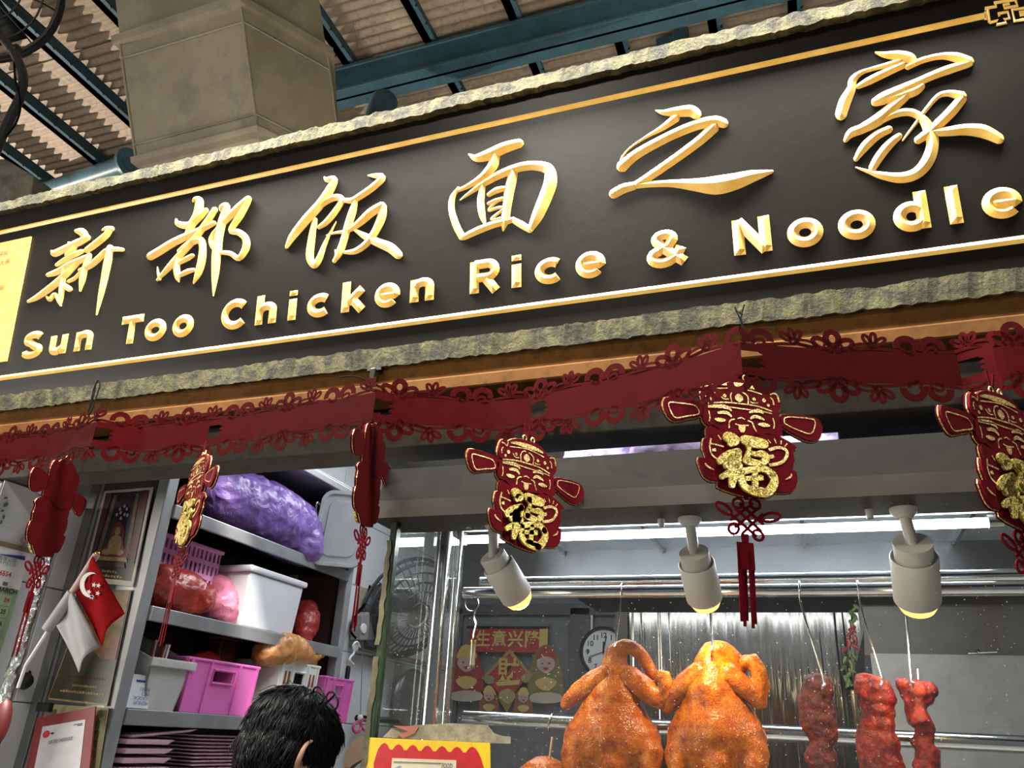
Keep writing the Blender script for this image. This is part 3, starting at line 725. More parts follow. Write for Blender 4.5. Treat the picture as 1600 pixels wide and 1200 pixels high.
def hook(x0, y0, x1, y1, xe, ye, Y, label, parent=None, r=.0016):
    p0, p1, p2 = aY(x0, y0, Y), aY(x1, y1, Y-.03), aY(xe, ye, Y-.04)
    rail = Vector((p0.x, 1.59, H+.279))
    up = [rail+Vector((0, .016*cos(a), .016*sin(a))) for a in [R(q) for q in (-40, 0, 45, 90, 135, 180)]]
    pts = up[:]+[Vector((p0.x, 1.574, p0.z)), p1, p1.lerp(p2, .5)+Vector((.001,-.012,-.003)), p2+Vector((0,.012,0))]
    o = M().tube(catmull([tuple(p) for p in pts], 5), r, 8).build('meat_hook', M_CHROME, None, 60)
    return tag(o, label, 'hook')
Yc = 1.575
def chicken(name, label, balls, tubes, extra):
    root = thing(name, balls[0][0].copy(), label, 'chicken', 'roast chickens in the case')
    blob('body', M_SKIN, balls, tubes, .0042, 14, root, wrinkle(.0017, 60))
    for nm, bl, tb in extra: blob(nm, M_SKIN, bl, tb, .0032, 3, root, wrinkle(.0011, 80))
    return root
b1 = [PB(957,1158,70,Yc,.01,(1,.95,1)), PB(957,1128,56,Yc,0,(1,.9,1)), PB(960,1095,42,Yc,-.005), PB(925,1160,46,Yc,.0), PB(988,1160,46,Yc,.0), PB(956,1205,52,Yc,.02), PB(962,1070,32,Yc,-.005), PB(944,1068,20,Yc,-.012), PB(984,1068,20,Yc,-.012)]
t1 = [PT([(966,1075,28,0),(963,1052,24,-.005),(961,1032,20,-.008),(963,1016,15,-.01),(975,1009,13,-.008),(990,1012,12,-.004),(1003,1024,12,0),(1012,1040,11,.005),(1020,1056,11,.01)], Yc),
      PT([(956,1195,20,-.05),(955,1218,14,-.055),(954,1236,8,-.05)], Yc), PT([(912,1160,26,.035),(895,1182,21,-.03),(898,1208,15,-.04),(912,1232,10,-.035)], Yc), PT([(1004,1160,26,.035),(1019,1182,21,-.03),(1012,1210,15,-.04),(1000,1235,10,-.035)], Yc)]
chicken('roast_chicken', 'glazed roast chicken on a hook, left of the two, neck folded to the right',
  b1, t1, [('wing', [], [PT([(945,1058,19,-.02),(925,1068,18,-.02),(905,1080,15,-.015),(890,1093,12,-.01),(884,1101,9,-.008)], Yc)]),
           ('wing', [], [PT([(985,1060,19,-.02),(1005,1074,18,-.02),(1022,1088,16,-.015),(1034,1097,12,-.012)], Yc), PT([(1032,1056,10,-.02),(1039,1054,9,-.022),(1042,1070,12,-.02),(1039,1086,12,-.015),(1034,1097,10,-.012)], Yc)])])
b2 = [PB(1120,1152,72,Yc,.01,(1,.95,1)), PB(1118,1120,56,Yc,0,(1,.9,1)), PB(1112,1088,44,Yc,-.005), PB(1085,1155,44,Yc,0), PB(1152,1155,46,Yc,0), PB(1120,1205,55,Yc,.02), PB(1112,1062,34,Yc,-.005), PB(1094,1064,20,Yc,-.012), PB(1136,1064,20,Yc,-.012)]
t2 = [PT([(1112,1068,30,0),(1108,1048,27,-.005),(1108,1030,22,-.008),(1112,1016,16,-.01),(1124,1012,14,-.008),(1138,1018,13,-.004),(1150,1030,12,0),(1160,1042,12,.005)], Yc),
      PT([(1122,1195,22,-.05),(1122,1220,16,-.055),(1121,1240,9,-.05)], Yc), PT([(1074,1160,26,.035),(1057,1182,21,-.03),(1060,1210,15,-.04),(1074,1234,10,-.035)], Yc), PT([(1166,1160,26,.035),(1183,1182,21,-.03),(1178,1210,15,-.04),(1166,1235,10,-.035)], Yc)]
chicken('roast_chicken', 'glazed roast chicken on a hook, right of the two, brightly lit on its back',
  b2, t2, [('wing', [], [PT([(1092,1054,19,-.02),(1074,1066,18,-.02),(1058,1082,16,-.015),(1047,1096,13,-.01),(1043,1106,10,-.008)], Yc)]),
           ('wing', [], [PT([(1138,1054,19,-.02),(1158,1070,17,-.02),(1174,1084,15,-.015),(1187,1097,12,-.012)], Yc), PT([(1166,1034,11,-.02),(1176,1030,11,-.022),(1186,1048,13,-.02),(1190,1072,13,-.015),(1187,1097,10,-.012)], Yc), PT([(1192,1060,7,.01),(1200,1074,5,.012)], Yc)])])
b3 = [PB(850,1236,50,Yc,0), PB(852,1222,38,Yc,0)]
r3 = thing('roast_chicken', b3[0][0].copy(), 'top of a roast chicken at the bottom edge beside the yellow menu card', 'chicken', 'roast chickens in the case')
blob('body', M_SKIN, b3, [PT([(850,1225,30,0),(853,1206,20,-.005),(845,1201,14,-.005),(830,1212,12,0)], Yc)], .0042, 3, r3, wrinkle(.0017, 60))
hook(970, 942, 962, 1004, 960, 1014, Yc, 'steel hook through the neck of the left roast chicken')
hook(1109, 950, 1113, 1008, 1110, 1022, Yc, 'steel hook through the neck of the right roast chicken')
o = M().tube([aY(863,1152,Yc-.02), aY(856,1206,Yc-.01)], .0022, 8).build('wooden_skewer', mat('pale_wood', (.62,.48,.30), .6), None, 60); tag(o, 'pale wooden skewer stuck in the low roast chicken', 'skewer')
# ---------------------------------------------------------------- char siu strips
def pork():
    t = NT('red_roast_pork'); a = t.noise(80, 7, .7); b_ = t.noise(22, 4)
    x = t.ramp(a, [(.32,(.022,.001,.001)), (.5,(.15,.0025,.001)), (.70,(.36,.016,.003))])
    x = t.mix(t.ramp(b_, [(.5,(0,0,0)), (.75,(.6,.6,.6))]), x, (.40,.05,.006))
    t.set(c=x, r=.15, sp=.4); t.bump(t.noise(170, 5, .7), .9, .003); t.bump(a, .6, .004); return t.m
M_PORK = pork()
t = NT('dark_roast_pork'); a = t.noise(60, 6, .65); t.set(c=t.ramp(a, [(.34,(.018,.0015,.001)), (.52,(.09,.005,.002)), (.73,(.22,.024,.008))]), r=.16, sp=.4); t.bump(t.noise(170, 5, .7), .9, .003); t.bump(a, .6, .004); M_PORK2 = t.m
Ym = 1.575
def meat(lab, mt, balls, tubes):
    o = blob('roast_pork_strip', mt, balls, tubes, .0030, 2, None, wrinkle(.0026, 85)); return tag(o, lab, 'roast pork', 'roast pork strips')
meat('dark red roast pork strip, leftmost of the three, pinched in the middle', M_PORK2, [PB(1278,1076,24,Ym,0,(1,.6,1)), PB(1273,1098,27,Ym,0,(1,.6,1)), PB(1278,1125,29,Ym,0,(1,.6,1)), PB(1284,1142,25,Ym,0,(1,.6,1)), PB(1284,1162,18,Ym,0,(1,.7,1)), PB(1283,1185,25,Ym,0,(1,.6,1)), PB(1286,1215,24,Ym,0,(1,.6,1))], [])
meat('bright red roast pork strip with a side flap, middle of the three', M_PORK, [PB(1353,1070,19,Ym,0,(1,.6,1)), PB(1368,1085,29,Ym,0,(1,.55,1)), PB(1385,1093,15,Ym), PB(1372,1108,25,Ym,0,(1,.6,1)), PB(1376,1132,22,Ym,0,(1,.7,1)), PB(1380,1160,25,Ym,0,(1,.7,1)), PB(1384,1195,28,Ym,0,(1,.6,1)), PB(1385,1225,26,Ym)],
     [PT([(1356,1120,10,0),(1349,1145,11,0),(1350,1172,12,0),(1358,1205,13,0)], Ym), PT([(1362,1125,14,0),(1366,1200,22,0)], Ym)])
meat('narrow twisted roast pork strip with two lobes on top, rightmost of the three', M_PORK, [PB(1434,1082,20,Ym), PB(1452,1078,13,Ym), PB(1448,1090,12,Ym)],
     [PT([(1410,1068,11,0),(1414,1082,10,0),(1428,1080,15,0)], Ym), PT([(1432,1090,18,0),(1430,1110,17,0),(1438,1128,18,-.01),(1446,1142,14,0),(1440,1160,17,0),(1450,1172,18,.0),(1446,1200,20,0),(1455,1225,19,0)], Ym)])
hook(1252, 946, 1286, 1058, 1282, 1082, Ym, 'steel hook slanting to the leftmost roast pork strip', r=.0019)
hook(1345, 948, 1376, 1056, 1373, 1078, Ym, 'steel hook slanting to the middle roast pork strip', r=.0019)
hook(1415, 950, 1423, 1056, 1428, 1072, Ym, 'steel hook under the right lamp holding the rightmost pork strip', r=.0019)
o = M().tube([aY(1434,1046,Ym+.01), aY(1436,1085,Ym)], .0018, 8).build('short_skewer', M_CHROME, None, 60); tag(o, 'short steel skewer standing out of the rightmost pork strip', 'skewer')
# empty loops round the rails
for x, y, dy in ((862, 1120, 1.72),):
    p = aY(x, y, dy); c = Vector((p.x, 1.72, H+.034)); o = M().tube([c+Vector((.004*sin(a), .0175*cos(a), .0175*sin(a))) for a in [R(q) for q in range(-60, 300, 24)]], .0016, 6).build('wire_loop', M_CHROME, None, 60)
    tag(o, 'bent wire loop around the lower rail left of the chickens', 'wire loop')
# key ring with glass vial on a chain
t = thing('hanging_vial', aY(742, 960, 1.59), 'small glass vial hanging on twisted wire and a ring left of the left lamp', 'vial')
c = aY(738, 940, 1.59); M().tube([c+Vector((.016*cos(a), 0, .016*sin(a)-.004)) for a in [2*pi*i/20 for i in range(20)]], .0016, 6, True).build('ring', M_CHROME, t, 60)
q = [aY(743,953,1.59), aY(741,965,1.59), aY(744,975,1.59), aY(741,988,1.59), aY(740,998,1.59)]
M().tube(catmull([tuple(p) for p in q], 4), .0022, 6).build('twisted_wire', M_CHROME, t, 60)
p = aY(740, 1000, 1.59); M().lathe([(0,0),(.007,0),(.007,.006),(0,.006)], p+Vector((0,0,-.006)), (0,0,1), 14).build('cap', mat('brass', (.5,.33,.1), .3, m=.9), t, 40)
M().lathe([(.0055,0),(.0055,-.045),(0,-.045)], p+Vector((0,0,-.006)), (0,0,1), 14).build('vial_glass', mat('vial_glass', (.6,.55,.42), .1, var=.1, tr=.6), t, 40)
M().lathe([(0,0),(.007,0),(.007,-.006),(0,-.006)], p+Vector((0,0,-.05)), (0,0,1), 14).build('cap', mat('dark_brass', (.16,.11,.05), .4, m=.7), t, 40)
# ================================================================ back wall of the stall and what hangs on it
YB = 4.12
struct(M().box(V(-1.95, YB+.02, -1.6), V(2.2, YB+.12, 1.4)).build('wall_back', mat('grey_back_wall', (.20,.205,.215), .5)))
fr = sroot('window_1', V(-1, YB, 0))
def px_box(x0, y0, x1, y1, Y, d): a, c = aY(x0, y0, Y), aY(x1, y1, Y); return M().box((a.x, Y, min(a.z, c.z)), (c.x, Y+d, max(a.z, c.z)))
M().box(V(-1.80, YB-.005, -.9), V(-1.19, YB+.01, .60)).build('pane', mat('grey_pane', (.20,.205,.21), .25), fr)
M().box(V(-1.08, YB-.005, -.9), V(-.5, YB+.01, .60)).build('pane', mat('dark_grey_pane', (.15,.15,.155), .25), fr)
for x0, x1, z0, z1 in ((-1.19,-1.08,-.9,.64),(-1.86,-1.80,-.9,.64),(-.5,-.42,-.9,.64),(-1.86,-.42,.60,.66)):
    M().box(V(x0, YB-.03, z0), V(x1, YB+.01, z1)).build('window_frame', mat('frame_grey', (.11,.105,.10), .45), fr, bevel=.004)
M().box(V(-1.075, YB-.034, -.9), V(-1.065, YB-.02, .60)).build('frame_strip', M_WHITE, fr)
# red good-business banner
t = thing('new_year_banner', aY(790, 1018, YB-.05), 'red banner with four gold characters hanging on the back wall', 'banner')
a, c = aY(735, 980, YB-.05), aY(855, 1020, YB-.05)
M_BANR = mat('banner_red', (.42,.03,.035), .6); M_BANG = mat('banner_gold', (.62,.45,.13), .5)
M().box((a.x, a.y, c.z), (c.x, a.y+.006, a.z)).build('cloth', M_BANR, t)
M().tube([Vector((a.x-.02, a.y, a.z)), Vector((c.x+.005, a.y, a.z))], .007, 8).build('rod', M_DARK, t, 60)
M().box((c.x-.045, a.y-.002, c.z), (c.x, a.y, a.z)).build('gold_end', M_BANG, t)
for i, chh in enumerate('生意兴隆'):
    text(chh, 'banner_character', M_BANG, t, (a.x+.035+i*.092, a.y-.001, c.z+.034), (1,0,0), (0,0,1), .088, bold=.025)
# diamond
t = thing('diamond_paper', aY(790, 1055, YB-.05), 'red and gold diamond shaped festive paper below the banner', 'decoration')
def poly(px, Y, d=-.004): return M().prism([aY(x, y, Y) for x, y in px], (0, d, 0))
poly([(752,1060),(797,1014),(832,1055),(800,1070),(806,1090),(792,1113),(778,1090),(784,1072)], YB-.05).build('card', mat('diamond_edge', (.40,.25,.07), .55), t)
poly([(759,1059),(797,1021),(826,1055),(792,1098)], YB-.056).build('red_face', M_BANR, t)
text('財', 'diamond_character', M_BANG, t, aY(793, 1060, YB-.062), (1,0,0), (0,0,1), .12, 'CENTER', bold=.02)
poly(catmull([(780,1084),(795,1076),(806,1088),(793,1100)], 4, True), YB-.058).build('gold_ingot', mat('ingot', (.45,.36,.14), .5), t)
for x, y in ((765,1062),(822,1060),): poly([(x+8*cos(q), y+7*sin(q)) for q in [2*pi*i/10 for i in range(10)]], YB-.058).build('gold_coin', mat('coin_green', (.30,.27,.13), .5), t)
poly([(775,1066),(813,1062),(811,1070),(777,1072)], YB-.0585).build('gold_band', M_BANG, t)
def fortune(x, y, s, label, body, hat):
    t = thing('festive_figure', aY(x, y+s, YB-.05), label, 'decoration', 'festive paper figures on the back wall')
    def bl(pts, d, nm, mt): poly(catmull([(x+px*s/40, y+py*s/40) for px, py in pts], 3, True), YB-.05-d, -.003).build(nm, mt, t)
    bl([(-24,40),(-26,10),(-20,-18),(-12,-36),(0,-42),(13,-36),(21,-16),(26,12),(24,40),(0,44)], 0, 'body', body)
    bl([(-15,-22),(-8,-38),(0,-42),(9,-38),(16,-22),(0,-18)], .004, 'hat', hat)
    bl([(-12,-8),(-12,-20),(0,-25),(12,-20),(12,-8),(0,0)], .006, 'face', mat('face_paper', (.55,.36,.32), .6))
    for e in (-5, 5): bl([(e-2,-14),(e,-16),(e+2,-14)], .010, 'eye', M_INK)
    bl([(-4,-7),(0,-9),(4,-7),(0,-4)], .010, 'mouth', mat('lip_red', (.4,.02,.03), .6))
    bl([(-16,12),(0,6),(16,12),(10,22),(0,26),(-10,22)], .006, 'gold_ingot', M_BANG)
    bl([(-22,32),(0,28),(22,32),(22,42),(0,45),(-22,42)], .006, 'scroll', mat('scroll_paper', (.5,.42,.34), .6))
fortune(729, 1050, 41, 'red robed paper figure left of the diamond paper', mat('robe_red', (.33,.03,.03), .6), M_BANG)
fortune(853, 1052, 42, 'green and gold robed paper figure right of the diamond paper', mat('robe_green', (.22,.17,.045), .6), mat('hat_red', (.36,.05,.03), .6))
fortune(764, 1096, 24, 'small paper figure below the left tip of the diamond paper', mat('robe_brown', (.25,.09,.05), .6), M_BANG)
fortune(818, 1098, 23, 'small paper figure below the right tip of the diamond paper', mat('robe_brown2', (.27,.10,.05), .6), M_BANG)
# wall clock
t = thing('wall_clock', aY(945, 1018, YB-.06), 'round white wall clock with a black rim behind the left roast chicken', 'clock')
c = aY(944, 1019, YB-.06); k = mpp(c)
M().lathe([(0,-.02),(k*38,-.02),(k*38,.022),(k*35,.03),(k*33,.012),(0,.012)], c, (0,-1,0), 48).build('rim', M_BLACK, t, 40)
M().lathe([(k*33.2,.0125),(0,.0135)], c, (0,-1,0), 48).build('dial', M_PAPER, t, 40)
for i in range(1, 13):
    a = R(90-30*i); text(str(i), 'numeral', M_INK, t, c+Vector((cos(a)*k*25, -.0145, sin(a)*k*25-k*4)), (1,0,0), (0,0,1), k*11, 'CENTER', bold=.02)
for a, l, w in ((R(88), 15, 1.3), (R(78), 24, .9), (R(200), 24, .5)):
    d = Vector((cos(a), 0, sin(a))); e = Vector((-sin(a), 0, cos(a))); M().obox(c-e*k*w-d*k*3+Vector((0,-.018,0)), d*k*(l+3), e*k*w*2, (0,-.001,0)).build('hand', M_INK, t)
# hanging red and green ornament by the sheet edge
t = thing('chilli_garland', aY(1332, 950, 2.15), 'hanging string of red chillies and green leaves at the steel sheet edge', 'decoration')
for i in range(26):
    f = i/25; x = 1334-10*f+5*sin(i*2.1); y = 945+120*f; p = aY(x, y, 2.15); s = mpp(p)
    red = .22 < f < .6
    d = Vector((cos(i*2.4)*.7, -.3, -.8+.5*sin(i))).normalized()
    M().tube([p, p+d*s*6, p+d*s*13], [s*2.6, s*3.4, s*.4], 7).build('chilli' if red else 'leaf', mat('chilli_red', (.25,.02,.02), .3) if red and i == 6 else (bpy.data.materials.get('chilli_red') if red and i > 6 else (mat('leaf_green', (.09,.13,.03), .4) if i == 0 else bpy.data.materials['leaf_green'])), t, 60)
M().tube([aY(1334,940,2.15), aY(1328,1000,2.15), aY(1330,1068,2.15)], .0015, 5).build('string', M_WIRE, t)
# small nail and wire on the right-hand laminate
o = M().tube([aY(1513,1021,2.2), aY(1558,1019,2.2)], .001, 5).build('wall_wire', M_WHITE); tag(o, 'thin white wire on the grey laminate behind the right tassel', 'wire')
o = M().lathe([(0,-.004),(.006,-.003),(.005,.002),(0,.003)], aY(1527,1017,2.2), (0,-1,0), 12).build('wall_plug', M_BLACK); tag(o, 'black round plug on the grey laminate above the thin white wire', 'plug')
# ================================================================ STALL, LEFT SIDE
XW = -1.87
wl = sroot('wall_left', V(XW, 2, -1.6))
M().box(V(XW-.12, 1.335, -1.6), V(XW-.006, 1.6, .52)).box(V(XW-.12, 1.6, -1.6), V(XW-.006, 4.3, 1.25)).build('wall_core', M_GROUT, wl)
def tiles(y0, y1, z0, z1, ty=.21, tz=.2785):
    first = None; y = y0
    while y < y1-1e-6:
        z = z0
        while z < z1-1e-6:
            if first is None:
                first = M().box(V(XW-.008, y+.0015, z+.0015), V(XW, y+ty-.0015, z+tz-.0015)).build('tile', M_TILE, wl, bevel=.0015); f0 = (y, z)
            else:
                o = first.copy(); COL.objects.link(o); o.location = first.location + Vector((0, y-f0[0], z-f0[1])); OFF[o.name] = OFF[first.name]
            z += tz
        y += ty
tiles(1.335, 1.545, -.539, .29); tiles(1.545, 1.6, -.539, .29, .055); tiles(1.335, 1.545, .297, .517, .21, .22); tiles(1.545, 1.6, .297, .517, .055, .22); tiles(2.65, 4.1, -.26, 1.12)
struct(M().box(V(-1.95, 1.46, 1.25), V(2.2, 4.25, 1.33)).build('ceiling', mat('stall_ceiling', (.55,.53,.48), .8)))
# ---------------------------------------------------------------- steel shelf unit
sh = thing('shelf_unit', V(-1.72, 2.1, -1.6), 'stainless shelf unit along the left wall loaded with boxes and bags', 'shelf')
for y in (1.60, 2.555):
    for x in (-1.635, -1.865): M().box(V(x, y, -1.6), V(x+.036, y+.036, .86)).build('post', M_SHELF, sh, bevel=.003)
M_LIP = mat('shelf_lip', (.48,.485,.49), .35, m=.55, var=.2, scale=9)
for z in (.53, .262, .016, -.27, -.7):
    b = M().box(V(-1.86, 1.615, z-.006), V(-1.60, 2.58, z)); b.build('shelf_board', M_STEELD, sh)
    M().box(V(-1.604, 1.637, z-.036), V(-1.592, 2.556, z+.001)).build('shelf_lip', M_LIP, sh, bevel=.002)
M().box(V(-1.86, 1.62, .80), V(-1.595, 2.62, .835)).build('top_board', M_LIP, sh, bevel=.003)
M().box(V(-1.595, 1.62, .79), V(-1.57, 2.62, .815)).build('top_rail', M_LIP, sh, bevel=.003)
M().box(V(-1.869, 1.63, -1.0), V(-1.862, 2.57, .80)).build('back_panel', mat('shelf_back', (.035,.026,.024), .6), sh)
M().box(V(-1.862, 2.575, -1.0), V(-1.60, 2.582, .80)).build('far_side_panel', mat('shelf_side', (.09,.04,.035), .6), sh)
M().box(V(-1.84, 1.602, -1.0), V(-1.63, 1.61, .82)).build('near_side_panel', steel('end_panel', (.26,.26,.255), .4, (1,1,.2), 90, .08), sh)
M().box(V(-1.868, 1.594, -1.0), V(-1.838, 1.612, .82)).build('panel_rail', steel('end_rail', (.42,.42,.41), .35, (1,1,.2), 90, .08), sh, bevel=.002)
GS = 'goods on the shelf unit'
def plastic(name, c, r=.22, tr=.0):
    t = NT(name); a = t.noise(22, 5, .6, None, 1.5); t.set(c=t.ramp(a, [(.3, tuple(x*.72 for x in c)), (.7, c)]), r=r, coat=.3, cr=.15, ss=.1); t.bump(t.noise(16, 5, .6, None, 2.2), .7, .012); return t.m
def crumple(a, f):
    def fn(p, n):
        q = 1-abs(noise.noise(p*f))*2; q2 = 1-abs(noise.noise(p*f*2.3+Vector((3,1,7))))*2
        return p + n*(a*q*.6 + a*.35*q2)
    return fn
def TX(pts, dflt=-1.68):
    o = [aX(p[0], p[1], p[3] if len(p) > 3 else dflt) for p in pts]; return (o, [mpp(q)*p[2] for q, p in zip(o, pts)])
def bag(name, label, mt, tubes, balls=(), fn=None, vox=.006):
    return tag(blob(name, mt, balls, tubes, vox, 3, None, fn or crumple(.011, 15)), label, 'bag', GS)
bag('purple_bag', 'long purple plastic bag lying on the top shelf', plastic('purple_film', (.30,.17,.56)), [TX([(352,772,40),(378,786,48),(420,808,50),(455,828,46),(478,842,40)]), TX([(478,850,28),(488,868,14),(486,876,8)], -1.62)])
M_RB = plastic('red_film', (.62,.07,.05))
bag('red_bag', 'red plastic bag on the middle shelf in front of the perforated pink basket', M_RB, [TX([(252,920,32,-1.66),(280,928,34,-1.64),(308,936,26,-1.64)]), TX([(262,905,20,-1.66),(255,898,12,-1.64)])])
bag('pink_bag', 'translucent pink plastic bag between the red bag and the white cooler box', plastic('pink_film', (.72,.22,.34)), [TX([(345,950,22,-1.66),(352,930,20,-1.68),(340,908,11,-1.7)]), TX([(348,960,22,-1.64),(338,955,20,-1.66)])])
bag('red_bag', 'small red plastic bag right of the white cooler box on the middle shelf', plastic('red_film_dark', (.45,.035,.03)), [TX([(480,955,16,-1.66),(478,975,20,-1.64),(474,995,14,-1.63)])], (), crumple(.009, 22))
bag('orange_bag', 'crumpled orange plastic bag lying in the white crate', plastic('orange_film', (.78,.36,.12)), [TX([(416,1020,20,-1.63),(438,1012,24,-1.62),(462,1018,21,-1.615),(484,1028,9,-1.62),(503,1020,6,-1.61)]), TX([(425,1034,15,-1.66),(480,1038,13,-1.64)])], (), crumple(.009, 22), .005)
def gbox(name, label, cat, X1, X0, ya, yb, z0, z1, mt, inset=0):
    pass
def ybase(px, py, X=-1.6): return aX(px, py, X).y
# white cooler box
y0, y1 = ybase(383, 972), ybase(462, 994); t = thing('cooler_box', V(-1.7, (y0+y1)/2, .262), 'white foam cooler box with lid on the middle shelf', 'box', GS)
M_FOAM = mat('white_foam', (.80,.81,.86), .55, var=.04, bump=.1, bscale=300)
zt = aX(395, 893, -1.6).z-H
M().hexa([V(-1.84,y0,.263),V(-1.615,y0,.263),V(-1.615,y1,.263),V(-1.84,y1,.263)], [V(-1.85,y0-.01,zt),V(-1.605,y0-.01,zt),V(-1.605,y1+.01,zt),V(-1.85,y1+.01,zt)]).build('body', M_FOAM, t, bevel=.006)
M().box(V(-1.857,y0-.02,zt+.001), V(-1.596,y1+.02,zt+.02)).build('lid', M_FOAM, t, bevel=.006)
# perforated pink basket (leaning)
y0, y1 = ybase(262, 940, -1.72), ybase(326, 930, -1.72)
t = thing('pink_basket', V(-1.72, 1.8, .262), 'lilac perforated plastic basket standing on the middle shelf behind the red bag', 'basket', GS)
MPK = mat('lilac_plastic', (.80,.40,.74), .4)
zb, zt2 = .275, aX(300, 833, -1.72).z-H
def slotted(X, ya, yb, z0, z1, rows, cols, par, mt):
    b = M(); hz = (z1-z0)/rows
    for r_ in range(rows+1): b.box(V(X, ya, z0+r_*hz-hz*.17 if r_ else z0), V(X+.004, yb, min(z0+r_*hz+hz*.17, z1)))
    w = (yb-ya)/cols
    for k in range(cols+1): b.box(V(X+.0005, ya+k*w-w*.28 if k else ya, z0), V(X+.0035, min(ya+k*w+w*.28, yb), z1))
    return b.build('slotted_wall', mt, par)
slotted(-1.705, 1.72, 1.98, .31, .475, 4, 14, t, MPK); slotted(-1.83, 1.72, 1.98, .31, .475, 4, 14, t, MPK)
b = M()
for r_ in range(5): b.box(V(-1.83, 1.716, .31+r_*.041-.007), V(-1.70, 1.72, .31+r_*.041+.007))
for k in range(8): b.box(V(-1.83+k*.018, 1.7165, .31), V(-1.83+k*.018+.009, 1.7195, .475))
b.build('slotted_wall', MPK, t)
M().box(V(-1.835, 1.712, .268), V(-1.70, 1.985, .312)).build('basket_base', MPK, t, bevel=.004)
M().box(V(-1.84, 1.705, .47), V(-1.698, 1.99, .482)).build('rim', MPK, t, bevel=.003)
# grey lidded container with wire clamp, turned to face the aisle
c = aY(535, 826, 2.35); n_ = Vector((.50,-.866,-.12)).normalized(); u_ = Vector((.866,.5,0)).normalized(); w_ = u_.cross(n_)*-1
if w_.z < 0: w_ = -w_
w_ = (w_ + Vector((.06,.03,0))).normalized()
t = thing('lidded_container', c, 'grey translucent lidded container with a wire clamp at the end of the top shelf', 'container', GS)
def rrect(hw, hh, r_, d, n=6):
    P = []
    for sx, sy, a0 in ((1,1,0),(-1,1,90),(-1,-1,180),(1,-1,270)):
        for k in range(n+1): a = R(a0+90*k/n); P.append(c+u_*(sx*(hw-r_)+cos(a)*r_)+w_*(sy*(hh-r_)+sin(a)*r_)+n_*d)
    return P
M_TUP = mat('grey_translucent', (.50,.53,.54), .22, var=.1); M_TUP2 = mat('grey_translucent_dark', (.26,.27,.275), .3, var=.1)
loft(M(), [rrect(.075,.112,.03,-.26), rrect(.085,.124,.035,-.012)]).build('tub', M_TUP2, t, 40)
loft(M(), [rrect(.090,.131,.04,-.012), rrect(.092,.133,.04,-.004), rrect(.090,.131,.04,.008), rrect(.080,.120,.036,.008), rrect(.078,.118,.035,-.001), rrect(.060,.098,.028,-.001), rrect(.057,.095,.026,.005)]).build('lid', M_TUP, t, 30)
p = c-u_*.092+w_*.035
M().tube(catmull([tuple(p+w_*.04+n_*.004), tuple(p+w_*.045+n_*.02-u_*.012), tuple(p+w_*.01+n_*.022-u_*.008), tuple(p-w_*.03+n_*.022-u_*.014), tuple(p-w_*.05+n_*.004-u_*.02)], 5), .003, 8).build('wire_clamp', M_CHROME, t, 60)
# lower shelf goods
ya, yb = ybase(202, 1104), ybase(226, 1106)
t = thing('mask_box', V(-1.63, ya, .016), 'white surgical mask box with blue print on the lower shelf', 'box', GS)
M().hexa([V(-1.69,ya-.01,.018),V(-1.605,ya-.01,.018),V(-1.605,ya+.07,.018),V(-1.69,ya+.07,.018)],[V(-1.70,ya,.098),V(-1.612,ya,.098),V(-1.612,ya+.06,.098),V(-1.70,ya+.06,.098)]).build('carton', M_PAPER, t, bevel=.002)
fx = Vector((1,0,0)); o0 = V(-1.685, ya-.012, .02)
for i, s in enumerate(('PREMIUM','SURGICAL','FACE','MASKS')): text(s, 'printed_word', mat('blue_ink', (.03,.06,.25), .6) if i == 0 else bpy.data.materials['blue_ink'], t, V(-1.6035-.0009*i, ya+.062, .036+i*.0105), (0,-1,0), (0,0,-1), .0115)
M().box(V(-1.612, ya+.015, .080), V(-1.6095, ya+.058, .085)).build('blue_bar', bpy.data.materials['blue_ink'], t)
# grey-white cutlery bin with chopsticks
y0, y1 = ybase(228, 1106), ybase(275, 1110)
t = thing('cutlery_bin', V(-1.7, y0, .016), 'off white open plastic bin holding red chopsticks on the lower shelf', 'bin', GS)
MB_ = mat('off_white_plastic', (.56,.55,.52), .4, var=.12)
ztb = aX(285, 1028, -1.6).z-H
ztl = aX(225, 1004, -1.72).z-H
def bw(p, q, r_, s_, th): M
y1b = y1+.03
M().hexa([V(-1.83,y0,.018),V(-1.61,y0,.018),V(-1.61,y0+.004,.018),V(-1.83,y0+.004,.018)],[V(-1.85,y0-.02,.23),V(-1.60,y0-.02,ztb-.01),V(-1.60,y0-.016,ztb-.01),V(-1.85,y0-.016,.23)]).build('side', MB_, t)
M().hexa([V(-1.83,y1-.004,.018),V(-1.61,y1-.004,.018),V(-1.61,y1,.018),V(-1.83,y1,.018)],[V(-1.85,y1b-.004,.23),V(-1.60,y1b-.004,ztb-.01),V(-1.60,y1b,ztb-.01),V(-1.85,y1b,.23)]).build('side', MB_, t)
M().hexa([V(-1.614,y0,.018),V(-1.61,y0,.018),V(-1.61,y1,.018),V(-1.614,y1,.018)],[V(-1.604,y0-.02,ztb-.01),V(-1.60,y0-.02,ztb-.01),V(-1.60,y1b,ztb-.01),V(-1.604,y1b,ztb-.01)]).build('front', MB_, t)
M().box(V(-1.604,y0-.025,ztb-.03), V(-1.59,y1b+.005,ztb-.008)).build('rim', MB_, t, bevel=.003)
M().box(V(-1.83,y0,.017), V(-1.61,y1,.022)).build('bottom', MB_, t)
MCH = mat('red_chopstick', (.35,.02,.02), .35)
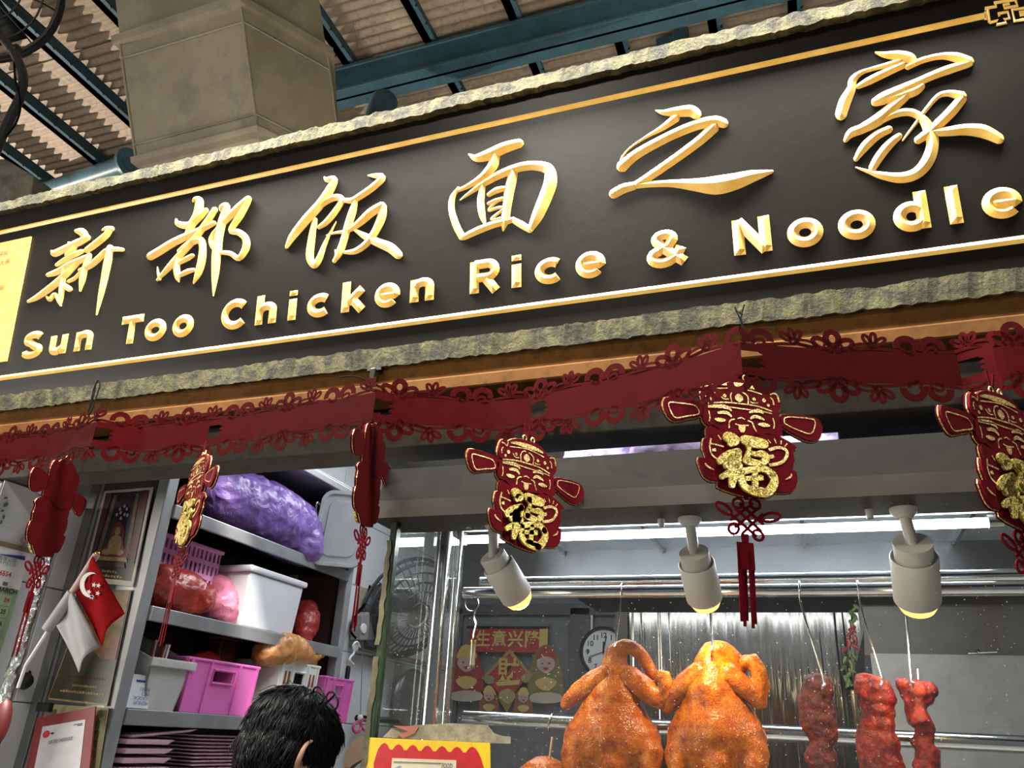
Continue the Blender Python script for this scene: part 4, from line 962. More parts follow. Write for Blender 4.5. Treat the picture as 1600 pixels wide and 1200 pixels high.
for i in range(9):
    x, y = -1.66+random.uniform(-.03,.03), (y0+y1)/2+.015+random.uniform(-.02,.035)
    o = M().tube([V(x, y, .03), V(x+random.uniform(-.01,.02), y+random.uniform(-.01,.02), .185+random.uniform(-.01,.02))], .003, 6).build('chopstick', MCH if i % 4 else M_WHITE)
    tag(o, 'chopstick standing in the off white bin', 'chopstick', 'chopsticks in the bin')
def crate(name, label, Xa, Xb, y0, y1, z0, z1, mt, handles=True, slots=False):
    t = thing(name, V((Xa+Xb)/2, (y0+y1)/2, z0), label, 'crate', GS); d = .012; th = .004; zz = z0+.002
    def wall(pb, pt, off): M().hexa([pb[0], pb[1], pb[1]+off, pb[0]+off], [pt[0], pt[1], pt[1]+off, pt[0]+off]).build('crate_wall', mt, t)
    w = y1-y0; zm0, zm1 = z0+(z1-z0)*.62, z0+(z1-z0)*.82
    # front wall with a hand slot: four strips
    def f(y, z): s = (z-z0)/(z1-z0); return V(Xb+d*s, y, z)
    b = M()
    for a, c_, e, g in ((y0, zz, y1, zm0), (y0, zm1, y1, z1), (y0, zm0, y0+w*.36, zm1), (y0+w*.64, zm0, y1, zm1)):
        b.hexa([f(a,c_), f(e,c_), f(e,c_)+Vector((-th,0,0)), f(a,c_)+Vector((-th,0,0))], [f(a,g), f(e,g), f(e,g)+Vector((-th,0,0)), f(a,g)+Vector((-th,0,0))])
    b.build('front_wall', mt, t)
    b = M(); fr_ = [f(y0+w*.34, zm0-.004), f(y0+w*.66, zm0-.004), f(y0+w*.66, zm1+.004), f(y0+w*.34, zm1+.004)]
    b.tube([p+Vector((.002,0,0)) for p in fr_], .0028, 6, True); b.build('hand_slot_rim', mt, t)
    for yy in (y0, y0+w*.28, y0+w*.72, y1): M().hexa([f(yy-.004,zz), f(yy+.004,zz), f(yy+.004,zz)+Vector((.006,0,0)), f(yy-.004,zz)+Vector((.006,0,0))], [f(yy-.004,z1), f(yy+.004,z1), f(yy+.004,z1)+Vector((.006,0,0)), f(yy-.004,z1)+Vector((.006,0,0))]).build('rib', mt, t)
    if slots:  # slots are thin orange-brown strips on the front wall
        for k in (.10, .20, .80, .90):
            M().box(f(y0+w*k, z0+(z1-z0)*.60)+Vector((.0005,0,0)), f(y0+w*k+.008, z0+(z1-z0)*.84)+Vector((.0015,0,0))).build('slot', mat('slot_brown', (.28,.09,.03), .8) if k == .10 else bpy.data.materials['slot_brown'], t)
        for k in (.14, .22, .44, .52, .60, .78, .86):
            M().box(f(y0+w*k, z0+(z1-z0)*.12)+Vector((.0005,0,0)), f(y0+w*k+.008, z0+(z1-z0)*.45)+Vector((.0015,0,0))).build('slot', bpy.data.materials['slot_brown'], t)
    wall([V(Xa,y0,zz),V(Xb,y0,zz)], [V(Xa-.01,y0-d,z1),V(Xb+d,y0-d,z1)], Vector((0,th,0)))
    wall([V(Xa,y1-th,zz),V(Xb,y1-th,zz)], [V(Xa-.01,y1+d-th,z1),V(Xb+d,y1+d-th,z1)], Vector((0,th,0)))
    wall([V(Xa,y0,zz),V(Xa,y1,zz)], [V(Xa-.01,y0,z1),V(Xa-.01,y1,z1)], Vector((th,0,0)))
    M().box(V(Xa,y0,zz), V(Xb,y1,zz+.004)).build('crate_floor', mt, t)
    b = M(); c4 = [V(Xb+d,y0-d,z1), V(Xb+d,y1+d,z1), V(Xa-.01,y1+d,z1), V(Xa-.01,y0-d,z1)]
    b.tube(c4, .0045, 6, True); b.build('rim', mt, t)
    return t
def trans(name, c, a):
    t = NT(name); f = t.noise(12, 3); t.set(c=t.ramp(f, [(.3, tuple(x*.85 for x in c)), (.7, c)]), r=.25, al=a, sp=.6); return t.m
MPINK = trans('pink_translucent', (.95,.22,.66), .86)
z1 = aX(418, 1044, -1.6).z-H
crate('pink_crate', 'translucent pink crate with a hand slot on the lower shelf behind the head', -1.83, -1.61, ybase(283,1111), ybase(388,1120), .016, aX(330,1033,-1.6).z-H, MPINK)
bag('orange_bundle', 'orange wrapped bundle inside the nearer pink crate', plastic('orange_red_film', (.80,.25,.06)), [TX([(312,1090,20,-1.70),(345,1096,16,-1.68)])], (), crumple(.006, 25))
bag('red_packet', 'red packet lying on top of the nearer pink crate', plastic('red_packet_film', (.55,.03,.03)), [TX([(308,1028,7,-1.72),(325,1026,8,-1.72),(338,1029,6,-1.72)])], (), crumple(.004, 30), .004)
bag('dark_red_bundle', 'dark red bundle inside the nearer pink crate, under its hand slot', plastic('dark_red_film', (.30,.03,.02)), [TX([(372,1062,14,-1.70),(386,1070,13,-1.70)])], (), crumple(.004, 30), .005)
crate('white_crate', 'white slotted plastic crate between the two pink crates', -1.83, -1.61, ybase(428,1122), ybase(484,1128), .016+.005, aX(470,1038,-1.6).z-H, M_WHITE, slots=True)
crate('pink_crate', 'translucent pink crate at the far end of the lower shelf', -1.80, -1.60, ybase(494,1131)+.012, ybase(540,1131)-.012, .016, aX(520,1060,-1.6).z-H, MPINK)
t = thing('clear_box', aX(362,1025,-1.72), 'clear plastic box with dark red contents standing behind the pink crate', 'box', GS)
ca = aX(346,1024,-1.74); cb = aX(378,1022,-1.74)
M().box((-1.80, ca.y, H+.02), (-1.75, cb.y, aX(362,1000,-1.75).z)).build('tub', mat('dark_red_contents', (.10,.03,.025), .3), t, bevel=.006)
M().box((-1.802, ca.y-.003, aX(362,1000,-1.75).z-.002), (-1.746, cb.y+.003, aX(362,1000,-1.75).z+.006)).build('lid', mat('clear_lid', (.20,.14,.13), .15), t, bevel=.002)
o = M().lathe([(0,0),(.009,0),(.009,.05),(.007,.06),(0,.062)], aX(541,1068,-1.62), (0,0,1), 14).build('marker_pen', M_BLACK, None, 50); tag(o, 'black marker pen standing at the far pink crate corner', 'pen', GS)
# stacks of pink trays under the lower shelf
M_TRAY = mat('pink_tray', (.92,.68,.74), .35, var=.1)
def tray(label, x0, x1, y0, y1, z, th=.008, tilt=0, grp='stacked pink trays'):
    b = M(); e = .012
    b.hexa([V(x0+e,y0+e,z),V(x1-e,y0+e,z),V(x1-e,y1-e,z),V(x0+e,y1-e,z)], [V(x0,y0,z+th*.7+tilt),V(x1,y0,z+th*.7),V(x1,y1,z+th*.7),V(x0,y1,z+th*.7+tilt)])
    return tag(b.build('pink_tray', M_TRAY, None, bevel=.0015), label, 'tray', grp)
ya, yb = ybase(195,1190), ybase(270,1190)
zb_ = -.235
ORD = ('lowest','second','third','fourth','fifth','sixth','seventh','eighth','ninth','tenth','eleventh','twelfth','thirteenth','fourteenth','fifteenth','sixteenth','seventeenth','eighteenth','nineteenth','twentieth','twenty-first','twenty-second')
for i in range(9): tray('thick pink tray, %s from the bottom of the near stack' % ORD[i], -1.83, -1.605, ya, yb, zb_+i*.0215, .017, 0, 'thick pink trays in the near stack')
o = tray('pink tray tilted on top of the near stack', -1.83, -1.605, ya+.01, yb+.08, zb_+9*.0215+.002, .010, -.0, 'top tray of the near stack')
o.rotation_euler = (R(5), 0, 0)
ya, yb = ybase(304,1180)+.02, ybase(368,1180)+.04
for i in range(22): tray('thin pink tray, %s from the bottom of the stack beside the man\'s head' % ORD[i], -1.83, -1.62, ya, yb, zb_+i*.0092, .0065, 0, 'thin pink trays in the tall stack')
ya, yb = ybase(275,1195), ybase(300,1195)
# ---------------------------------------------------------------- pictures and posters on the end panel
def pic(name, label, q, Y, cat='picture'):
    P = [aY(x, y, Y) for x, y in q]; t = thing(name, sum(P, Vector())/4, label, cat); return t, P
def bil(P, a, b_): return P[0].lerp(P[1], a).lerp(P[3].lerp(P[2], a), b_)
def quadp(P, uv, mt, par, name, d=.0, th=.001):
    pts = [bil(P, a, b_)+Vector((0,-d,0)) for a, b_ in uv]; return M().prism(pts, (0, -th, 0)).build(name, mt, par)
RECT = lambda a, b_, c_, d: [(a,b_),(c_,b_),(c_,d),(a,d)]
def ov(cx, cy, rx, ry, n=14): return [(cx+rx*cos(2*pi*i/n), cy+ry*sin(2*pi*i/n)) for i in range(n)]
t, P = pic('framed_picture', 'framed picture of a seated golden statue with white border on the shelf end', [(165,768),(240,762),(209,917),(130,908)], 1.596)
quadp(P, RECT(0,0,1,1), mat('cream_mount', (.55,.52,.47), .6), t, 'mount', 0, .004)
quadp(P, RECT(.06,.03,.95,.95), mat('night_ground', (.018,.014,.018), .35), t, 'print', .004, .0006)
Mmar = mat('maroon_print', (.085,.022,.022), .4, var=.5, scale=90); Mgo = mat('gold_print', (.42,.29,.13), .4, var=.35, scale=120); Mbr = mat('brown_print', (.17,.11,.07), .4, var=.5, scale=90)
quadp(P, [(.06,.03),(.2,.03),(.14,.7),(.06,.75)], Mmar, t, 'drape', .005); quadp(P, [(.78,.03),(.95,.03),(.95,.78),(.82,.72)], Mmar, t, 'drape', .005)
quadp(P, [(.24,.06),(.32,.06),(.24,.72),(.16,.74)], Mbr, t, 'column', .005); quadp(P, [(.70,.06),(.76,.06),(.82,.74),(.74,.72)], Mbr, t, 'column', .005)
quadp(P, catmull([(.48,.36),(.62,.44),(.66,.60),(.80,.68),(.74,.74),(.30,.74),(.22,.68),(.34,.6),(.38,.44)], 4, True), mat('red_aura', (.20,.02,.03), .4), t, 'aura', .0055)
quadp(P, ov(.50,.46,.055,.045), Mgo, t, 'statue_head', .0065); quadp(P, catmull([(.5,.50),(.6,.53),(.63,.62),(.56,.66),(.44,.66),(.37,.62),(.4,.53)], 4, True), Mgo, t, 'statue_body', .0065)
quadp(P, catmull([(.28,.67),(.5,.63),(.72,.67),(.66,.71),(.5,.7),(.34,.71)], 4, True), Mgo, t, 'statue_legs', .007)
quadp(P, [(.22,.73),(.78,.73),(.82,.77),(.18,.77)], Mgo, t, 'pedestal', .0062); quadp(P, [(.24,.78),(.76,.78),(.8,.83),(.2,.83)], Mmar, t, 'pedestal', .0062)
for x, y in ((.44,.22),(.52,.19),(.58,.22),(.47,.26),(.56,.28),(.40,.28),(.62,.29),(.50,.32)): quadp(P, ov(x, y, .022, .018, 8), mat('blossom', (.5,.5,.5), .5) if 'blossom' not in bpy.data.materials else bpy.data.materials['blossom'], t, 'blossom', .006)
for yy, a, e in ((.88,.2,.66),(.925,.26,.78)):
    for k in range(9): x = a+(e-a)*k/9; quadp(P, [(x,yy-.012),(x+(e-a)*.075,yy-.014*(k % 2+.4)),(x+(e-a)*.08,yy+.008),(x+.005,yy+.01)], Mgo, t, 'caption_mark', .005, .0005)
t, P = pic('lotus_poster', 'dark olive poster with yellow lotus and golden top under the framed picture', [(141,922),(207,922),(169,1103),(76,1093)], 1.597, 'poster')
quadp(P, RECT(0,0,1,1), mat('olive_print', (.055,.052,.030), .35, var=.3), t, 'sheet', 0, .003)
quadp(P, [(.02,.01),(.98,.01),(.98,.60),(.70,.62),(.45,.52),(.02,.45)], mat('amber_print', (.24,.105,.02), .4, var=.7, scale=35), t, 'amber_ground', .003)
quadp(P, [(.80,.45),(.98,.42),(.98,.62),(.76,.62)], mat('dusty_red_print', (.22,.08,.06), .4), t, 'red_patch', .0035)
for a in (-60, -30, 0, 30, 60):
    x, y = .20+.10*sin(R(a)), .56-.055*cos(R(a)); quadp(P, ov(x, y, .045, .04, 10), mat('lotus_yellow', (.36,.33,.10), .5) if a == -60 else bpy.data.materials['lotus_yellow'], t, 'lotus_petal', .004+.0003*(a+60)/30)
for yy, a, e, mm in ((.79,.16,.88,Mmar),(.86,.34,.78,Mgo),(.915,.16,.92,Mgo)):
    for k in range(16): x = a+(e-a)*k/16; quadp(P, RECT(x, yy-.008*(1+(k*7 % 3)*.3), x+(e-a)*.05, yy+.008), mm, t, 'caption_mark', .0032, .0005)
quadp(P, RECT(0,0,.012,1), Mgo, t, 'border', .0032, .0005); quadp(P, RECT(0,.985,1,1), Mgo, t, 'border', .0032, .0005)
t, P = pic('yellow_notice', 'pale yellow notice with green lettering partly covered by the red framed sign', [(74,1100),(170,1106),(150,1230),(40,1230)], 1.592, 'notice')
quadp(P, RECT(0,0,1,1), mat('pale_yellow_paper', (.48,.43,.24), .6), t, 'sheet', 0, .002)
for k in range(5): text('内有'[k % 2], 'green_character', mat('green_ink', (.05,.2,.06), .6) if k == 0 else bpy.data.materials['green_ink'], t, bil(P, .84, .12+k*.13)+Vector((0,-.003,0)), (1,0,0), (0,0,1), .02)
t, P = pic('payment_sign', 'red framed white payment sign leaning at the bottom left corner', [(60,1122),(151,1104),(136,1260),(30,1260)], 1.57, 'sign')
quadp(P, RECT(0,0,1,1), mat('sign_red', (.22,.012,.02), .5), t, 'frame', 0, .004)
quadp(P, RECT(.14,.12,.86,.95), mat('sign_white', (.62,.60,.64), .45), t, 'card', .004, .001)
quadp(P, ov(.235,.215,.06,.042), M_REDINK, t, 'logo', .0055, .0005)
uxv = (P[1]-P[0]).normalized(); uyv = (P[0]-P[3]).normalized(); pp = bil(P, .50, .325)+Vector((0,-.0065,0))
text('SUN TOO CHICKEN RICE', 'heading', M_INK, t, pp, uxv, uyv, .0105, 'CENTER', bold=.01, fit=.072)
quadp(P, RECT(.31,.205,.36,.225), M_INK, t, 'print_mark', .0055, .0005)
quadp(P, RECT(.68,.155,.82,.163), M_INK, t, 'print_mark', .0055, .0005); quadp(P, RECT(.74,.17,.82,.178), M_INK, t, 'print_mark', .0055, .0005)
o = M().box(aY(62,1112,1.575), aY(78,1098,1.56)).build('bulldog_clip', M_BLACK, None, bevel=.003); tag(o, 'black clip above the red framed payment sign', 'clip')
# ---------------------------------------------------------------- left wall: calendar, glossy sheet, foil pipe, hook
def wallq(q, X=XW): return [aX(x, y, X) for x, y in q]
t = thing('wall_calendar', aX(20, 950, XW), 'white wall calendar with green March grid at the left edge', 'calendar')
cy0, cy1 = 1.34, aX(44, 870, XW).y; zt, zb = aX(44, 862, XW).z, aX(40, 1085, XW).z
def wq(y0, y1, z0, z1, mt, name, d=.0, th=.001): return M().box((XW+.001+d, y0, z0), (XW+.001+d+th, y1, z1)).build(name, mt, t)
wq(cy0, cy1, zb, zt, M_PAPER, 'sheet', 0, .003); wq(cy0, cy1+.005, zt-.004, zt+.008, mat('calendar_strip', (.25,.2,.1), .4), 'top_strip', 0, .005)
for s, px, py, sz, mm in (('LPG', 39, 855, .0075, M_INK), ('有限公司', 22, 880, .0125, M_INK), ('Y PTE LTD', 21, 886, .0095, M_INK), ('6554', 14, 902, .0165, M_REDINK), ('MARCH', 23, 929, .0165, M_INK)):
    text(s, 'calendar_print', mm, t, aX(px, py, XW)+Vector((.0052,0,0)), (0,1,0), (0,0,1), sz, 'RIGHT', bold=.02 if sz > .014 else 0)
p = aX(36, 845, XW); M().tube([p+Vector((.0055, .011*cos(a), .0065*sin(a))) for a in [2*pi*i/24 for i in range(24)]], .0008, 5, True).build('oval_logo', M_REDINK, t)
text('Esso', 'logo_word', M_REDINK, t, p+Vector((.0055,0,-.0022)), (0,1,0), (0,0,1), .0075, 'CENTER')
M().prism([q+Vector((.0045,0,0)) for q in wallq([(-8,865),(37,869),(37,876),(12,870)])], (.0006,0,0)).build('blue_wedge', mat('calendar_blue', (.04,.05,.28), .5), t)
M().box((XW+.0045, aX(1,915,XW).y, aX(5,915,XW).z), (XW+.005, aX(9,915,XW).y, aX(5,909,XW).z)).build('stamp', M_GREY, t)
Mgr = mat('calendar_green', (.42,.55,.36), .6); Mli = mat('calendar_lilac', (.36,.40,.52), .6)
za = aX(20, 921, XW).z
wq(cy0, cy1, zb+.02, za, mat('calendar_grid', (.30,.42,.26), .6), 'grid_ground', .0035, .0006)
hz = aX(15,928,XW).z-aX(15,947,XW).z; z_ = aX(15,929,XW).z
for r_ in range(5):
    for cc in range(3):
        yy = cy1-.010-.047*(cc+1); zz = z_-hz*(r_+1)
        wq(yy, yy+.043, zz, zz+hz*.9, Mgr if r_ < 3 else Mli, 'day_cell', .0042, .0006)
        if cc == 0: text(str(24+r_), 'day_number', M_REDINK if r_ == 0 else M_INK, t, (XW+.0062, yy+.022, zz+hz*.3), (0,1,0), (0,0,1), .0145, bold=.02)
t = thing('glossy_sheet', aX(30, 800, XW), 'glossy white sheet with green leaf print above the calendar', 'poster')
ys_ = aX(57, 775, XW).y; M().box((XW+.001, 1.34, aX(40,832,XW).z), (XW+.004, ys_, aX(40,762,XW).z)).build('sheet', mat('glossy_white', (.70,.74,.76), .08, var=.04), t)
for px, py, w, h_, a in ((9,789,8,5,40),(9,778,6,3,25),(4,798,5,3,30),(6,808,3,6,0),(2,816,3,6,0)):
    p = aX(px, py, XW+.006); M().prism([p+Vector((0, w*.0009*cos(q)*cos(R(a))-h_*.0009*sin(q)*sin(R(a)), w*.0009*cos(q)*sin(R(a))+h_*.0009*sin(q)*cos(R(a)))) for q in [2*pi*i/10 for i in range(10)]], (.0005,0,0)).build('leaf_print', mat('print_green', (.08,.25,.12), .5) if py == 789 else bpy.data.materials['print_green'], t)
t = NT('crumpled_foil'); v = t.n('ShaderNodeTexVoronoi'); v.inputs['Scale'].default_value = 85; v.feature = 'F1'; mp = t.n('ShaderNodeMapping'); mp.inputs['Scale'].default_value = (1,1,.6); t.l(t.co(), mp.inputs[0]); t.l(mp.outputs[0], v.inputs['Vector']); t.set(c=(.82,.82,.83), m=1, r=.22); t.bump(t.noise(120, 4), .8, .004); t.bump(v.outputs['Distance'], .9, .006); M_FOIL = t.m
pz = [aX(92, 860, -1.78), aX(66, 960, -1.78), aX(40,1060,-1.78)]
_q = aX(51, 945, -1.80); xf, yf = _q.x, _q.y
b = M(); pts = []; rr = []
for i in range(160):
    z = -1.2+i*.0125; pts.append(V(xf+.003*noise.noise(Vector((0,0,z*20))), yf+.003*noise.noise(Vector((5,0,z*20))), z)); rr.append(.0145+.002*noise.noise(Vector((9,1,z*60))))
o = tag(b.tube(pts, rr, 14).build('foil_wrapped_pipe', M_FOIL, None, 60), 'pipe wrapped in crumpled silver foil running up the left tiled wall', 'pipe')
t = thing('wall_hook', aX(36, 1064, XW+.02), 'round black knob hook on the white tiles right of the foil pipe', 'hook')
M().lathe([(0,-.01),(.018,-.008),(.021,.006),(.014,.018),(0,.021)], aX(37,1064,XW+.012), (1,0,0), 20).build('knob', M_BLACK, t, 60)
M().tube(catmull([tuple(aX(44,1056,XW+.012)), tuple(aX(47,1052,XW+.02)), tuple(aX(46,1048,XW+.02))], 4), .003, 6).build('hook_tip', M_BLACK, t)
# ---------------------------------------------------------------- small national flag
YF = 1.44
t = thing('small_flag', aY(110, 960, YF), 'small red and white flag with crescent and five stars on a white stick', 'flag')
def cloth(q, mt, name, dd=0):
    A, B_, C_, D = [aY(x, y, YF) for x, y in q]
    def fn(s, r_): p = A.lerp(B_, s).lerp(D.lerp(C_, s), r_); return p+Vector((0, .010*sin(s*5+r_*2)+dd, 0))
    return M().grid(fn, 14, 14).build(name, mt, t, 180, solid=.0012)
cloth([(117,926),(150,870),(192,958),(154,1009)], mat('flag_red', (.26,.008,.01), .9, sp=.05, bump=.1), 'red_half')
cloth([(88,978),(117,926),(154,1009),(118,1050)], mat('flag_white', (.36,.36,.38), .6, bump=.1), 'white_half')
M().tube([aY(151,866,YF), aY(113,926,YF)], .0085, 10).build('sleeve', mat('sleeve_pink', (.55,.38,.38), .6), t, 60)
M().tube([aY(113,926,YF), aY(73,984,YF)], .0125, 10).build('sleeve', bpy.data.materials['flag_white'], t, 60)
M().tube([aY(152,864,YF), aY(40,1040,YF), aY(28,1075,YF)], .004, 8).build('stick', M_WHITE, t, 60)
M().ell(aY(152,865,YF), .006).build('finial', mat('gold_tip', (.6,.42,.1), .3, m=.8), t, 180)
M_FW = mat('flag_print_white', (.62,.58,.58), .6)
cr = [(148+17*cos(R(a)), 912+20*sin(R(a))) for a in range(75, 300, 15)]; ci = [(153+15*cos(R(a)), 912+17.5*sin(R(a))) for a in range(285, 80, -15)]
M().prism([aY(x-6, y+2, YF-.014) for x, y in cr+ci], (0,-.0008,0)).build('crescent', M_FW, t)
for x, y in ((147,914),(154,915),(139,925),(153,927),(144,933)):
    P = [aY(x+(4.2 if i % 2 == 0 else 1.8)*sin(pi*i/5+.3), y-(4.2 if i % 2 == 0 else 1.8)*cos(pi*i/5+.3), YF-.014) for i in range(10)]; M().prism(P, (0,-.0008,0)).build('star', M_FW, t)
o = M().ell(aY(1,1130,1.4), (.018,.02,.05)).build('red_tool', mat('red_plastic', (.07,.004,.003), .5), None, 180); tag(o, 'red plastic tool end at the left edge beside the foil pipe', 'tool')
# ---------------------------------------------------------------- left wall beyond the shelf
t = thing('intercom', aX(565, 980, XW), 'grey wall intercom handset with round button on a beige plate', 'intercom')
def wp(q, th, mt, nm, X=XW): return M().prism([aX(x, y, X) for x, y in q], (th, 0, 0)).build(nm, mt, t, bevel=.003)
wp([(556,918),(602,922),(596,985),(545,1000)], .02, mat('beige_plate', (.42,.37,.28), .5), 'back_plate')
wp([(549,962),(563,956),(559,1000),(548,1000)], .05, mat('handset_grey', (.30,.30,.28), .4), 'handset', XW+.02)
wp([(563,958),(577,960),(572,1000),(560,1000)], .045, mat('base_grey', (.17,.17,.16), .4), 'base', XW+.02)
M().lathe([(0,0),(.022,0),(.02,.008),(0,.01)], aX(567,982,XW+.068), (1,0,0), 18).build('button', M_WHITE, t, 50)
M().tube(catmull([tuple(aX(578,915,XW+.03)), tuple(aX(572,940,XW+.04)), tuple(aX(557,960,XW+.05)), tuple(aX(548,985,XW+.05)), tuple(aX(560,1001,XW+.04))], 5), .005, 6).build('cable', M_WIRE, t)
o = M().tube([aX(556,1012,XW+.05), aX(700,1046,XW+.05)], .014, 12).build('towel_rail', M_STEELX, None, 60); tag(o, 'steel rail along the tiled wall behind the side glass', 'rail')
o = M().tube([aX(558,1122,XW+.05), aX(640,1128,XW+.05)], .013, 12).build('towel_rail', M_STEELD, None, 60); tag(o, 'lower dark steel rail on the tiled wall above the brown paddle', 'rail')
o = M().tube(catmull([tuple(aX(x, y, XW+.06)) for x, y in ((552,1038),(546,1030),(553,1020),(552,1008),(558,1003),(562,1012))], 5), .005, 8).build('white_hook', M_WHITE, None, 60); tag(o, 'white plastic hook hanging over the upper wall rail', 'hook')
t = thing('pink_scissors', aX(565, 1130, XW+.08), 'pink handled scissors hanging by a string left of the glass', 'scissors')
M().tube([aX(567,1002,XW+.08), aX(563,1118,XW+.08)], .0016, 5).build('string', M_GREY, t)
Mpn = mat('pink_plastic', (.62,.10,.22), .4)
for cx, cy, a in ((558,1136,.3),(570,1133,-.4)): M().tube([aX(cx+6*cos(q)*cos(a)-9*sin(q)*sin(a), cy+6*cos(q)*sin(a)+9*sin(q)*cos(a), XW+.08) for q in [2*pi*i/14 for i in range(14)]], .006, 6, True).build('handle', Mpn, t, 60)
M().ell(aX(563,1121,XW+.08), .012).build('pivot', M_WHITE, t, 180)
t = thing('wall_fan', aX(640, 945, XW+.12), 'silver caged wall fan seen through the side glass of the case', 'fan')
c = aX(636, 948, XW+.14); axf = Vector((.8,-.35,-.45)).normalized(); u = axf.orthogonal().normalized(); w = axf.cross(u)
Mfan = mat('fan_grey', (.10,.105,.11), .4, m=.5)
for rad, dd in ((.23,0),(.22,.04),(.19,.07),(.15,.085),(.11,.095),(.06,.1)):
    M().tube([c+axf*dd+(u*cos(2*pi*i/32)+w*sin(2*pi*i/32))*rad for i in range(32)], .005 if rad < .22 else .009, 6, True).build('cage_ring', Mfan, t, 60)
for i in range(40):
    d = u*cos(2*pi*i/40)+w*sin(2*pi*i/40); M().tube([c+d*.06+axf*.1, c+d*.15+axf*.085, c+d*.22+axf*.04, c+d*.23], .003, 5).build('cage_wire', Mfan, t, 60)
M().lathe([(0,-.10),(.05,-.09),(.07,0),(.05,.09),(0,.1)], c, axf, 18).build('motor', Mfan, t, 50)
t2_ = M().lathe([(0,0),(.14,.0),(.15,.015),(.10,.04),(0,.05)], aX(590,965,XW+.03), (1,0,0), 24).build('metal_bowl', M_STEEL, None, 50); tag(t2_, 'shiny metal bowl hanging on the tiles beside the intercom', 'bowl')
o = M().lathe([(0,0),(.13,0),(.135,.01),(.13,.02),(.11,.03),(0,.035)], aX(640,1092,XW+.06), (1,-.2,0), 28).build('round_lid', mat('grey_lid', (.22,.225,.23), .3, m=.5), None, 50); tag(o, 'round grey lid on the wall behind the side glass', 'lid')
# brown paddle behind the menu card
t = thing('wooden_paddle', aY(555, 1185, 1.75), 'brown wooden paddle left of the yellow menu card', 'paddle')
b = M().prism([aY(x, y, 1.75) for x, y in catmull([(541,1172),(553,1156),(566,1150),(573,1162),(571,1182),(552,1195),(541,1205),(536,1195)], 4, True)], (0,.02,0)); b.build('blade', mat('brown_wood', (.19,.12,.06), .6), t, bevel=.003)
M().tube([aY(545,1200,1.75), aY(530,1260,1.75)], .012, 10).build('grip', bpy.data.materials['brown_wood'], t, 60)
# bags and box standing on the case roof
M_PC = plastic('lavender_cloth', (.42,.36,.62), .6)
def topbag(x, y, r_, Y, lab):
    p = aY(x, y, Y); s = mpp(p); p.z = H+.484+.15; o = blob('cloth_bag', M_PC, [(p+Vector((dx*s,0,0)), (r_*s*.8, r_*s*.8, .14)) for dx in (-r_*.5, r_*.5, 0)], (), .008, 3, None, crumple(.012, 14)); tag(o, lab, 'bag', 'lavender bags above the case')
topbag(935, 700, 42, 1.85, 'lavender bag on the case roof, left one in the gap under the lintel')
topbag(1045, 694, 45, 1.8, 'lavender bag on the case roof behind the middle festive pendant')
topbag(1262, 678, 34, 1.85, 'lavender bag on the case roof, right of the middle festive pendant')
M().box(V(.10, 1.62, .49), V(.75, 1.9, .66))
o = M().box(V(.085, 1.62, .482), V(.8, 1.95, .62)).build('metal_box', steel('pale_blue_steel', (.50,.54,.62), .4, (1,1,.3), 90, .08), None, bevel=.004); tag(o, 'pale steel box on the case roof at the right', 'box')
_a = aY(985, 690, 1.9); o = M().box((_a.x, 1.9, H+.483), (_a.x+.028, 1.93, H+.80)).build('timber_batten', mat('grey_timber', (.20,.20,.18), .7)); tag(o, 'grey upright batten between the lavender bags', 'batten')
# ================================================================ menu card on the glass
t = thing('menu_card', aY(670, 1200, 1.3), 'yellow and red laminated menu card taped to the front glass', 'menu')
YM = 1.3135
q = [(574,1152),(766,1161),(768,1270),(560,1270)]
P = [aY(x, y, YM) for x, y in q]
quadp(P, RECT(0,0,1,1), mat('card_yellow', (.50,.34,.012), .35, var=.12, scale=40), t, 'card', 0, .002)
top = [(.10,.22)]
for k in range(7):
    a0 = .11+.118*k
    for j in range(5): top.append((a0+.118*j/5, .19-.115*sin(pi*(j+.5)/5)*(1.0 if 0 < k < 6 else 1.1)))
top += [(.93,.22),(.95,.35),(.93,.5),(.93,1),(.10,1),(.10,.5),(.085,.35)]
quadp(P, top, mat('card_red', (.33,.01,.014), .35, var=.2, scale=90), t, 'red_cloud', .002)
quadp(P, RECT(.235,.27,.745,1), mat('card_cream', (.42,.38,.27), .4), t, 'inner_card', .003)
quadp(P, [(.25,.315),(.63,.315),(.63,.322),(.25,.322)], M_INK, t, 'rule', .004, .0004)
quadp(P, [(.262,.40),(.31,.362),(.315,.378),(.267,.415)], mat('blue_mark', (.12,.2,.35), .6), t, 'blue_tick', .004, .0004)
uxv = (P[1]-P[0]).normalized(); uyv = Vector((0,0,1))
text('FOOD', 'heading', M_INK, t, bil(P, .635, .385)+Vector((0,-.0045,0)), uxv, uyv, .0105, bold=.008, fit=.0185)
quadp(P, [(.245,.475),(.272,.478),(.258,.535)], M_INK, t, 'triangle', .004, .0004)
text('Chicken Rice', 'dish_name', M_INK, t, bil(P, .285, .555)+Vector((0,-.0045,0)), uxv, uyv, .0105, bold=.008, fit=.031)
text('at Sun Too, #01-009', 'dish_line', M_GREY, t, bil(P, .46, .562)+Vector((0,-.0045,0)), uxv, uyv, .0078, fit=.036)
